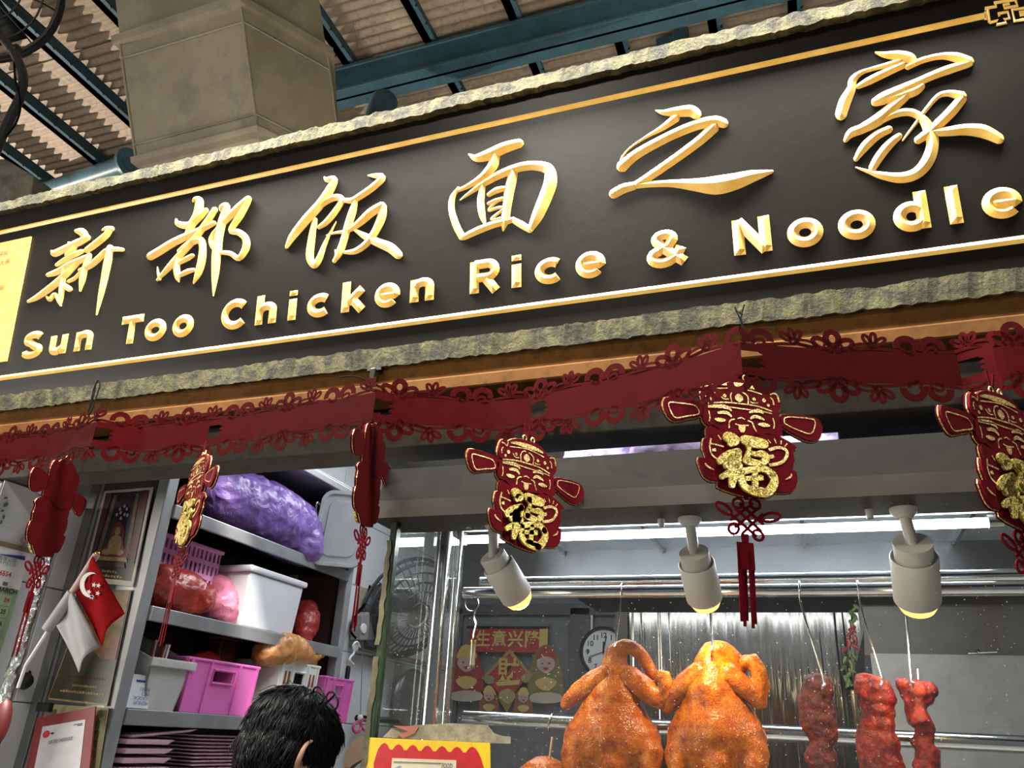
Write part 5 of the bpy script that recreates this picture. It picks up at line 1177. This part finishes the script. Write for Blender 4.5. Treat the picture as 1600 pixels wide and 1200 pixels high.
# ================================================================ MAN BEHIND THE COUNTER
HC = aY(453, 1172, 1.5); mp_ = mpp(HC)
fw = Vector((.17,.89,-.42)).normalized(); rt = Vector((fw.y, -fw.x, 0)).normalized(); up = rt.cross(fw)
if up.z < 0: up = -up
HS = .80
def hp(f, r_, u_): return HC + (fw*f + rt*r_ + up*u_)*HS
man = thing('person', Vector((HC.x-.05, HC.y+.02, 0)), 'man with black hair and glasses pushed up, bent over behind the counter', 'person')
M_FLESH = NT('skin'); M_FLESH.set(c=M_FLESH.ramp(M_FLESH.noise(30, 4), [(.3,(.34,.17,.10)), (.7,(.46,.25,.16))]), r=.5, ss=.1); M_FLESH = M_FLESH.m
neck0 = hp(-.035, 0, -.075)
sx, sy = HC.x-.11, HC.y-.05
sh_z = HC.z-.27
ch = Vector((sx, sy, sh_z-.06)); pel = Vector((sx-.06, sy-.02, HC.z-.80))
rot = Matrix((fw, -rt, up)).transposed()
LR = Vector((.42,-.80,0)).normalized()     # towards his right shoulder
balls = [(hp(-.012,0,.018), (.098,.078,.088), rot), (hp(.045,0,-.03), (.055,.06,.075), rot), (hp(.065,0,-.085), (.035,.04,.03), rot), (hp(.108,0,-.028), (.016,.013,.022), rot), (hp(.098,0,-.068), (.014,.028,.008), rot), (hp(.09,0,.01), (.018,.055,.012), rot),
         (ch, (.17,.13,.16), None), (ch.lerp(pel,.5), (.15,.12,.18), None), (pel, (.16,.13,.12), None)]
tubes = [([hp(-.04,0,-.04), neck0, Vector((sx, sy, sh_z+.04))], [.055,.055,.07]),
         ([Vector((sx,sy,sh_z))+LR*.19, Vector((sx,sy,sh_z))-LR*.19], [.06,.06])]
for s in (1, -1):
    a = Vector((sx, sy, sh_z))+LR*(.20*s); e = a+Vector((.06,.03,-.28)); h_ = e+Vector((.20,.12,-.06))
    tubes.append(([a, e, h_], [.052,.042,.03]))
    k = pel+LR*(.09*s); tubes.append(([k, Vector((k.x+.02,k.y,.48)), Vector((k.x,k.y,.06))], [.085,.06,.042])); balls.append((Vector((k.x+.05,k.y+.02,.045)), (.11,.05,.045), None))
    for f in range(5):
        off = LR*(.012*(f-2)*1.2); L_ = (.06,.08,.085,.078,.06)[f]
        tubes.append(([h_+off*.6, h_+Vector((.05,.03,-.02))+off, h_+Vector((.05+L_*.5,.03+L_*.3,-.05))+off], [.014,.009,.0075]))
ears = []
for s in (1,):
    pass
body = blob('body', M_FLESH, balls, tubes, .0075, 4, man)
for s in (1, -1):
    c = hp(-.022, .079*s, -.032); b = M()
    rim = catmull([tuple(c+fw*f+up*u_+rt*(s*d)) for f, u_, d in ((.012,-.03,0),(.006,-.012,.006),(.02,.01,.008),(.012,.032,.01),(-.008,.036,.016),(-.026,.02,.02),(-.026,-.004,.018),(-.012,-.026,.008),(.004,-.036,.002))], 4)
    b.tube(rim, [.0045+.0015*sin(i*.3) for i in range(len(rim))], 8); b.build('ear_rim', M_FLESH, man, 180)
    b = M(); b.ell(c-fw*.004+up*.002+rt*(s*.004), (.020,.006,.030), rot); b.build('ear', mat('ear_inner', (.30,.13,.08), .5), man, 180)
    e = hp(.095, .030*s, -.012); b = M().ell(e, (.010,.014,.007), rot); b.build('eye', mat('eye_dark', (.02,.015,.012), .2), man, 180)
M().ell(hp(.108,0,-.068), (.006,.022,.004), rot).build('mouth', mat('lips', (.38,.14,.11), .5), man, 180)
M_HAIR = NT('black_hair'); M_HAIR.set(c=M_HAIR.ramp(M_HAIR.noise(160, 2, .5, (1,1,.2)), [(.3,(.002,.002,.0025)), (.72,(.005,.005,.005)), (.92,(.03,.027,.024))]), r=.45, sp=.14); M_HAIR = M_HAIR.m
# hair: a close cap plus combed strands running from the crown
def hcut(p, n):
    return p
hb = [(hp(-.014,0,.026), (.105,.086,.094), rot), (hp(-.055,0,-.02), (.065,.076,.075), rot), (hp(.02,0,.065), (.075,.075,.05), rot), (hp(-.07,-.0,.05), (.055,.065,.05), rot), (hp(.03,.045,.03), (.05,.042,.04), rot), (hp(.03,-.045,.03), (.05,.042,.04), rot), (hp(.012,.070,-.028), (.016,.014,.036), rot), (hp(.012,-.070,-.028), (.016,.014,.036), rot)]
cap = blob('hair', M_HAIR, hb, (), .006, 3, man, crumple(.004, 28))
bs = M(); random.seed(4)
off_ = OFF[cap.name]; vv = [(v.co+off_, v.normal.copy()) for v in cap.data.vertices]
for i in range(4200):
    p, nn = random.choice(vv)
    l = Vector(((p-HC).dot(fw), (p-HC).dot(rt), (p-HC).dot(up)))/HS
    flow = fw*.55+rt*(l.y*4)-up*.7 if l.x > -.045 else -fw*.15+rt*(l.y*3)-up
    flow += Vector((random.uniform(-.3,.3), random.uniform(-.3,.3), random.uniform(-.25,.25)))
    tt = flow-nn*flow.dot(nn)
    if tt.length < .05: continue
    tt.normalize(); L = random.uniform(.022, .05); lf = random.uniform(.0004, .005); P = []
    for k in range(5):
        d = L*k/4; P.append(p+tt*d+nn*(.0005+lf*k/4-d*d/.19))
    bs.tube(P, [.0010,.0011,.0010,.0008,.0003], 3)
for i in range(36):                        # stray hairs standing off the crown at the back
    a = random.uniform(-.06,.05); p = Vector((-.075+random.uniform(-.03,.05), a, .085+random.uniform(-.01,.03))); e = Vector((-.10-random.random()*.03, a*1.3, .03*random.random()+.01))
    m_ = Vector((p.x-.045-random.random()*.03, a*1.15, p.z+.012)); bs.tube([hp(*x) for x in catmull([tuple(p), tuple(p.lerp(m_,.55)), tuple(p+(e+Vector((-.01,0,-.09)))*.45)], 4)], .0007, 3)
o = bs.build('hair_strands', M_HAIR, man, 180); o['kind'] = 'stuff'
# glasses pushed up on the head
gl = thing('glasses', aY(510,1100,1.5), 'black framed glasses pushed up on the man\'s hair', 'glasses')
_rh = ray(518,1094); gx = (Vector((_rh.x,_rh.y,0)).normalized()*.80+Vector((.83,.56,0))*-.42+Vector((0,0,.15))).normalized(); _c = aY(519,1095,1.455); gc = [_c, _c+gx*.062]; gy = Vector((0,-.25,1)); gy = (gy-gx*gy.dot(gx)).normalized()
for i, c in enumerate(gc):
    wv = gx*.024+Vector((-.006,0,.0)); ring_ = [c+gx*(.025*cos(q))+gy*(.016*sin(q)) for q in [2*pi*k/28 for k in range(28)]]
    M().tube(ring_, .0022, 8, True).build('rim', M_BLACK, gl, 60)
    b = M(); b.v = list(ring_); b.f = [tuple(range(28))]; b.build('lens', M_GLASS2, gl)
M().tube([gc[0]+gx*.026, (gc[0]+gc[1])/2+Vector((.004,0,.006)), gc[1]-gx*.026], .002, 6).build('bridge', M_BLACK, gl)
for c, e in ((aY(521,1086,1.435), aY(478,1126,1.385)), (gc[1]+gx*.026, gc[1]+gx*.026+aY(478,1126,1.385)-aY(521,1086,1.435))):
    d = e-c; M().obox(c-Vector((0,0,.005)), d, Vector((0,.003,0)), Vector((.004,0,.0095))).build('temple_arm', M_BLACK, gl, bevel=.001)
# clothes
M_SHIRT = mat('dark_shirt', (.03,.032,.04), .8)
hb = [(ch, (.185,.145,.165), None), (ch.lerp(pel,.5), (.165,.135,.19), None), (pel+Vector((0,0,.04)), (.172,.142,.10), None)]
tb = [([Vector((sx,sy,sh_z))+LR*.19, Vector((sx,sy,sh_z))-LR*.19], [.072,.072])]
for s in (1,-1):
    a = Vector((sx, sy, sh_z))+LR*(.20*s); tb.append(([a, a+Vector((.035,.02,-.17))], [.066,.062]))
blob('shirt', M_SHIRT, hb, tb, .011, 3, man)
tb = []; hb = [(pel+Vector((0,0,-.03)), (.172,.142,.11), None)]
for s in (1,-1): k = pel+LR*(.09*s); tb.append(([k, Vector((k.x+.02,k.y,.48)), Vector((k.x,k.y,.13))], [.098,.072,.058]))
blob('trousers', mat('dark_trousers', (.02,.02,.025), .8), hb, tb, .012, 3, man)
# ================================================================ RED PAPER GARLAND
ZG = .545
gp = [(-90,712),(0,708),(75,697),(148,674),(212,684),(325,678),(398,668),(500,648),(585,630),(608,636),(760,650),(830,645),(1000,606),(1158,556),(1190,560),(1350,575),(1500,582),(1560,566),(1680,556)]
gpt = [aZ(x, y, ZG) for x, y in gp]
gs = [0]
for a, b_ in zip(gpt, gpt[1:]): gs.append(gs[-1]+(b_-a).length)
def gpos(s, h):
    s = max(0, min(gs[-1]-1e-6, s)); i = max(k for k in range(len(gs)-1) if gs[k] <= s); f = (s-gs[i])/(gs[i+1]-gs[i])
    p = gpt[i].lerp(gpt[i+1], f); sag = .004*sin(s*9)
    return p+Vector((0, 0, h+sag))
def gs_of(px):
    for i in range(len(gp)-1):
        if gp[i][0] <= px <= gp[i+1][0]: return gs[i]+(gs[i+1]-gs[i])*(px-gp[i][0])/(gp[i+1][0]-gp[i][0])
gar = thing('paper_garland', gpos(gs[-1]/2, -.06), 'long dark red cut paper garland with flower edges hanging under the signboard', 'garland')
def flat(b, pts, w, closed=False, mapf=None):
    n = len(pts); A = []; B_ = []
    for i, p in enumerate(pts):
        p0 = pts[i-1] if (i or closed) else pts[0]; p1 = pts[(i+1) % n] if (i < n-1 or closed) else pts[-1]
        dx, dy = p1[0]-p0[0], p1[1]-p0[1]; l = sqrt(dx*dx+dy*dy) or 1; ww = (p[2] if len(p) > 2 else w)/2
        nx, ny = -dy/l*ww, dx/l*ww
        A.append(mapf(p[0]+nx, p[1]+ny)); B_.append(mapf(p[0]-nx, p[1]-ny))
    b.strip(A, B_, closed)
def el(cx, cy, rx, ry, rot=0, n=14, a0=0, a1=360):
    c_, s_ = cos(R(rot)), sin(R(rot)); out = []
    full = a1-a0 >= 360
    for i in range(n if full else n+1):
        a = R(a0+(a1-a0)*i/n); x, y = rx*cos(a), ry*sin(a); out.append((cx+x*c_-y*s_, cy+x*s_+y*c_))
    return out
MOT = [('F', el(0,17,9,10), 7, 1), ('F', el(-16,9,12,6.5,155), 5.5, 1), ('F', el(16,9,12,6.5,25), 5.5, 1), ('F', el(-7,3,7,5,115), 3, 1), ('F', el(7,3,7,5,65), 3, 1),
       ('F', [(-22,2),(-34,4),(-46,6),(-54,8)], 4, 0), ('F', [(22,2),(34,4),(46,6),(54,8)], 4, 0), ('F', el(-36,8,13,4,170), 3, 1), ('F', el(36,8,13,4,10), 3, 1),
       ('F', [(-50,6),(-70,5),(-88,3),(-104,1)], 3.5, 0), ('F', [(50,6),(70,5),(88,3),(104,1)], 3.5, 0)]
for sg in (-1, 1):
    MOT += [('F', el(sg*54,10,4,4,0,10), 3, 1), ('F', el(sg*56,20,3.6,8,sg*-8,12), 3.6, 1), ('F', el(sg*65,16,3.6,8,sg*-55,12), 3.6, 1), ('F', el(sg*47,19,3.6,7,sg*30,12), 3.6, 1)]
    MOT += [('S', el(sg*17,9,13,12,0,16,(-10 if sg > 0 else -20),(200 if sg > 0 else 190)), 7.5, 0), ('S', el(sg*14,4,8,5,sg*20,12,180 if sg < 0 else -60, 420 if sg < 0 else 180), 3.5, 0)]
PER = .272
s_ref = gs_of(1056)
kmin = int(-s_ref/PER)-1
cents = []
for k in range(kmin, 12):
    cents.append(('F', s_ref+k*PER)); cents.append(('S', s_ref+(k+.5)*PER))
segs = [(0, 3), (3, 5), (5, 8), (8, 11), (11, 13), (13, 16), (16, 18)]
HB = .027
for a, c_ in segs:
    sa, sb = gs[a], gs[c_]; b = M()
    n = max(6, int((sb-sa)/.012)); S = [sa+(sb-sa)*i/n for i in range(n+1)]
    hole = (sa+.004, sa+.030)
    for h0, h1 in ((-HB, -HB+.013), (HB-.013, HB)): b.strip([gpos(s, h0) for s in S], [gpos(s, h1) for s in S])
    # middle of the band stops short of the crease; scalloped end leaves a cut-out
    S2 = [s for s in S if s > hole[1]+.006]
    b.strip([gpos(s, -HB+.013) for s in S2], [gpos(s, HB-.013) for s in S2])
    e = [(hole[1]+.008-.010*abs(cos(3*pi*i/12)), -HB+.013+(2*HB-.026)*i/12) for i in range(13)]
    b.strip([gpos(*p) for p in e], [gpos(S2[0], p[1]) for p in e])
    for sgn in (1, -1):
        for typ, sc_ in cents:
            if not (sa <= sc_ < sb): continue
            for mt_, pts, w, cl in MOT:
                if mt_ != typ: continue
                flat(b, [(p[0]*.00118, p[1]*.00122) for p in pts], w*.0015, cl, lambda x, y: gpos(sc_+x, sgn*(HB-.002+y)))
    b.build('garland_panel', M_RED, gar, solid=.0007)
# wires and clip that hold it
def wires(name, label, lines, r=.0014):
    t = thing(name, lines[0][0], label, 'wire')
    for L in lines: M().tube(catmull([tuple(p) for p in L], 5), r, 6).build('strand', M_WIRE, t, 60)
Yw = 1.245
def LP(pts): return [aY(x, y, Yw) for x, y in pts]
wires('wire_tie', 'black twisted wire tie at the left end of the garland', [LP([(137,648),(142,628),(147,606),(154,594),(156,603),(150,622),(144,640),(138,650)]), LP([(140,640),(146,620),(150,600)])])
wires('wire_tie', 'black wire tie over the middle festive pendant', [LP([(1148,480),(1157,500),(1162,522)]), LP([(1163,476),(1158,498),(1166,524)]), LP([(1155,488),(1160,492)])])
t = thing('metal_clip', aY(585,600,1.27), 'small metal clip under the ledge with a bent black wire', 'clip')
p = aY(584, 586, 1.275); M().box(p+Vector((-.006,-.008,-.013)), p+Vector((.006,.0,.013))).build('plate', M_STEELD, t, bevel=.002); M().box(p+Vector((-.016,-.002,.010)), p+Vector((.016,.006,.016))).build('flange', M_BLACK, t)
M().tube(catmull([tuple(aY(x, y, 1.26)) for x, y in ((531,590),(550,588),(568,592),(580,601),(590,600))], 5), .0012, 6).build('wire', M_WIRE, t)
# ================================================================ FESTIVE PENDANTS
def pm(cx, cy): return Vector(((cx-735)/5454, 0, -(cy-130)/5454))
HEAD = [(720,130),(600,140),(520,170),(480,200),(430,190),(400,220),(385,270),(375,320),(400,370),(430,390),(385,410),(378,450),(383,540),(420,575),(470,570),(520,600),(600,625),(720,645),(850,625),(930,590),(1000,602),(1060,590),(1062,500),(1065,440),(1025,400),(1060,370),(1075,310),(1060,240),(1020,205),(960,215),(900,165),(820,137)]
WL = [(380,400),(330,372),(100,370),(60,395),(52,450),(90,540),(150,572),(250,538),(385,490)]
WR = [(1060,425),(1120,398),(1360,395),(1420,440),(1425,510),(1380,590),(1300,612),(1200,580),(1060,505)]
BODY = [(425,585),(408,650),(415,690),(385,695),(372,780),(395,860),(330,862),(335,920),(370,1010),(430,1042),(490,1040),(480,1085),(600,1120),(690,1135),(850,1148),(960,1085),(1000,1080),(1100,1062),(1155,980),(1150,890),(1120,880),(1150,800),(1140,720),(1182,690),(1120,640),(1000,600),(850,610),(720,625),(560,615)]
def plate(poly, y0, y1, mt, par, name, sc=0, smooth=True):
    P = catmull(poly, 2, True) if smooth else poly; n = len(P); ar = sum(P[i][0]*P[(i+1)%n][1]-P[(i+1)%n][0]*P[i][1] for i in range(n)); sg = 1 if ar > 0 else -1; Q = []
    for i, p in enumerate(P):
        a, c_ = P[i-1], P[(i+1) % n]; dx, dy = c_[0]-a[0], c_[1]-a[1]; l = sqrt(dx*dx+dy*dy) or 1; Q.append(pm(p[0]+sg*dy/l*sc, p[1]-sg*dx/l*sc)+Vector((0,y0,0)))
    b = M()
    if not sc: b.prism(Q, (0, y1-y0, 0))
    else:
        Bp = [pm(*p)+Vector((0,y0,0)) for p in P]; d = Vector((0,y1-y0,0)); b.prism(Bp, d)
        b.strip(Bp, Q, True); b.strip([p+d for p in Bp], [p+d for p in Q], True); b.strip(Q, [p+d for p in Q], True)
    return b.build(name, mt, par)
pend = thing('festive_pendant', (0,0,0), 'x', 'pendant', 'festive pendants on the garland')
for nm, poly in (('hat_and_face', HEAD), ('hat_wing', WL), ('hat_wing', WR), ('robe', BODY)):
    o = plate(poly, .0, -.0035, M_REDP, pend, nm)
    plate(poly, .0015, .0002, M_GLIT2, o, 'glitter_edge', 9); plate(poly, .0035, .0016, M_RED, o, 'backing', 13)
def gline(b, pts, w, closed=False, y=-.0036, th=.0006, sm=True):
    P = catmull([(p[0], p[1], p[2] if len(p) > 2 else w) for p in pts], 4, closed) if sm else [(p[0], p[1], p[2] if len(p) > 2 else w) for p in pts]
    f = lambda x, yy: pm(x, yy)+Vector((0, y-th, 0)); flat(b, P, w, closed, f)
b = M()
for pts, w, cl in [([(510,205,14),(600,190,34),(720,190,46),(820,192,34),(900,205,14)],30,0), ([(500,245),(720,218),(910,245)],9,0), ([(430,388),(560,362),(720,356),(860,360),(990,390)],11,0), ([(440,412),(600,398),(720,400),(900,402),(985,412)],9,0),
    ([(640,360),(632,290),(660,250),(690,245)],10,0), ([(780,355),(785,290),(755,258),(720,248)],10,0), ([(540,300),(570,330),(615,325)],9,0), ([(870,330),(820,335),(805,325)],9,0), ([(480,205),(465,250),(440,230),(410,235)],11,0), ([(425,270),(410,300),(415,330)],13,0), ([(985,265),(1005,290),(1008,330)],12,0), ([(985,240),(1010,225),(1045,235),(1060,300)],14,0),
    ([(430,415,20),(540,400,34),(600,405,30),(632,432,12)],20,0), ([(785,425,14),(860,400,34),(915,412,24)],20,0), ([(510,462,18),(560,450,28),(600,455,28),(628,482,14)],20,0), ([(792,482,14),(830,455,28),(880,462,26),(915,475,14)],20,0),
    ([(480,518,12),(525,522,38),(575,518,12)],30,0), ([(855,520,12),(905,520,38),(958,520,12)],30,0), ([(680,492),(710,480),(742,492)],8,0), ([(600,585),(605,535),(625,508),(655,500)],12,0), ([(765,500),(805,512),(815,550),(835,588)],12,0), ([(655,540),(690,548),(735,545),(770,540)],9,0),
    ([(712,550,60),(711,580,56),(710,608,26)],50,0), ([(432,450),(440,500),(432,545)],10,0), ([(990,450),(998,500),(988,545)],10,0),
    ([(95,425),(110,500),(150,548),(250,520),(345,490),(335,440),(300,418),(180,415)],9,1), ([(1090,470),(1120,425),(1330,415),(1365,440),(1350,500),(1310,550),(1220,535),(1110,495)],9,1),
    ([(440,690),(425,760),(440,830),(500,870)],14,0), ([(430,735),(480,740),(545,750)],12,0), ([(445,790,22),(475,785,30)],26,0), ([(380,905,12),(395,930,18),(450,955,8)],12,0), ([(1108,915,8),(1095,945,16),(1050,970,8)],12,0),
    ([(930,735),(1010,705),(1075,715),(1085,760),(1030,830),(920,865)],26,0), ([(905,795,24),(945,790,34),(970,780,20)],26,0), ([(930,645),(950,675)],9,0), ([(985,630),(1000,670)],9,0), ([(1045,640),(1040,675)],9,0), ([(1095,660),(1070,690)],9,0), ([(500,655),(525,690)],9,0)]:
    gline(b, pts, w, cl)
for cx, cy, r_ in ((705,305,38),(490,300,20),(580,300,16),(838,300,16),(925,300,18),(458,342,14),(960,340,14)):
    gline(b, [(cx-r_*.9, cy, r_*.8), (cx, cy, r_*2), (cx+r_*.9, cy, r_*.8)], r_)
o = b.build('glitter_lines', M_GLIT2, pend); o['kind'] = 'stuff'
b = M()
def fat(pts, y0=-.0045, y1=-.0085):
    P = catmull(pts, 5)
    def ends(P):
        (x0, y0_, w0), (x1, y1_, _) = P[0], P[1]; d = sqrt((x1-x0)**2+(y1_-y0_)**2) or 1
        return [(x0-(x1-x0)/d*w0*f, y0_-(y1_-y0_)/d*w0*f, w0*g) for f, g in ((.46,.35),(.36,.7),(.16,.95))]
    P = ends(P)+P+ends(P[::-1])[::-1]
    A = []; B_ = []; n = len(P)
    for i, (x, y, w) in enumerate(P):
        a, c_ = P[max(i-1,0)], P[min(i+1,n-1)]; dx, dy = c_[0]-a[0], c_[1]-a[1]; l = sqrt(dx*dx+dy*dy) or 1
        A.append(pm(x-dy/l*w/2, y+dx/l*w/2)); B_.append(pm(x+dy/l*w/2, y-dx/l*w/2))
    f0, f1 = Vector((0,y0,0)), Vector((0,y1,0))
    b.strip([p+f1 for p in A], [p+f1 for p in B_]); b.strip([p+f0 for p in A], [p+f1 for p in A]); b.strip([p+f0 for p in B_], [p+f1 for p in B_])
    b.strip([A[0]+f0, A[0]+f1], [B_[0]+f0, B_[0]+f1]); b.strip([A[-1]+f0, A[-1]+f1], [B_[-1]+f0, B_[-1]+f1])
for S in ([(580,670,90),(630,690,90),(600,720,60)], [(500,880,60),(570,830,80),(650,790,66)], [(655,790,60),(620,870,100),(560,900,90)], [(600,860,90),(600,960,90),(585,1070,50)], [(505,1010,44),(550,980,50)],[(660,900,50),(640,930,40)],
          [(720,680,80),(790,690,96),(880,695,80)], [(740,700,60),(750,750,36)], [(745,780,44),(800,790,40),(865,785,66),(885,830,60),(830,865,50),(750,860,60),(715,855,56)], [(735,800,40),(725,850,60)],
          [(675,950,56),(760,925,50),(870,910,56),(930,950,60)], [(930,950,70),(945,1000,66),(905,1075,70),(850,1110,64)], [(670,960,50),(665,1020,60),(700,1080,60),(800,1110,64),(870,1105,60)], [(690,1008,34),(760,995,40),(830,985,48)], [(785,940,46),(780,1010,50),(775,1080,50)], [(740,1080,40),(830,1090,50)]):
    fat(S)
b.build('glitter_character', M_GLIT, pend)
# knot, tassel and loop
kn = lambda x, y: Vector((x*.001, 0, y*.001))
b = M()
for pts, w, cl in [([(-22,-214),(14,-242)],4.2,0), ([(-16,-204),(22,-234)],4.2,0), ([(-9,-196),(26,-224)],4.2,0), ([(12,-194),(-24,-222)],4.2,0), ([(20,-200),(-18,-232)],4.2,0), ([(26,-208),(-8,-240)],4.2,0),
    (el(-11,-196,8,7,30),4,1), (el(15,-195,8,7,-30),4,1), (el(-33,-206,13,6,150),4,1), (el(38,-212,15,6,15),4,1), (el(-20,-234,8,7,40),4,1), (el(16,-240,8,7,-30),4,1), ([(2,-190),(2,-184)],7,0)]:
    flat(b, pts, w, cl, lambda x, y: kn(x-6, y))
b.build('knot', M_REDP, pend, solid=.0016)
b = M()
for x0, x1, z0, z1, dy in ((-13,-8.5,-262,-360,.0),(-7.6,-3.5,-262,-366,.001),(-2.6,1.6,-262,-358,.002),(2.6,6.8,-262,-368,.0),(7.6,12,-262,-362,.001)):
    b.strip([kn(x0-10, z0)+Vector((0,dy,0)), kn(x0-12, z1)+Vector((0,dy*3,0))], [kn(x1-10, z0)+Vector((0,dy,0)), kn(x1-12, z1)+Vector((0,dy*3,0))])
b.strip([kn(-23,-252), kn(-23,-290)], [kn(2,-252), kn(2,-290)]); b.strip([kn(-16,-240), kn(-15,-253)], [kn(-4,-240), kn(-5,-253)])
b.build('tassel', M_REDP, pend, solid=.0012)
b = M(); b.strip([kn(-9,0), kn(-12,34)], [kn(-5,0), kn(-8,34)]); b.strip([kn(-6,0)+Vector((0,.002,0)), kn(2,30)], [kn(-2,0)+Vector((0,.002,0)), kn(6,30)]); b.build('ribbon', M_REDP, pend, solid=.0008)
b = M()
for x in (-9, 9): b.tube([kn(x+4*cos(q), 4+5*sin(q)) for q in [2*pi*i/10 for i in range(10)]], .0012, 5, True)
b.build('gold_loops', M_GLIT2, pend)
PL = [('festive pendant seen from behind, plain dark red, in front of the foil pipe', aZ(106,722,.50), 297, 1.1), ('festive pendant turned half aside with gold character, in front of the shelf unit', aY(318,712,1.2), -33, 1),
      ('festive pendant seen from behind, plain red, over the grey container', aY(588,668,1.2), 284, 1), ('festive pendant turned to the right, beside the left spot lamp', aY(826,690,1.178), 58, .98),
      ('festive pendant facing straight out, with a hanging tassel, between two spot lamps', aY(1156,594,1.2), 30, 1.05), ('festive pendant turned to the right, at the right edge of the photo', aY(1556,616,1.17), 46, 1.04)]
for i, (lab, p, yaw, sc) in enumerate(PL):
    o = pend if i == 0 else dup(pend)
    if i == 3:
        for ch_ in list(o.children):
            if ch_.name.split('.')[0] in ('knot', 'tassel'): bpy.data.objects.remove(ch_)
    o['label'] = lab; o.location = p; o.rotation_euler = (0, 0, R(yaw)); o.scale = (sc, sc, sc)
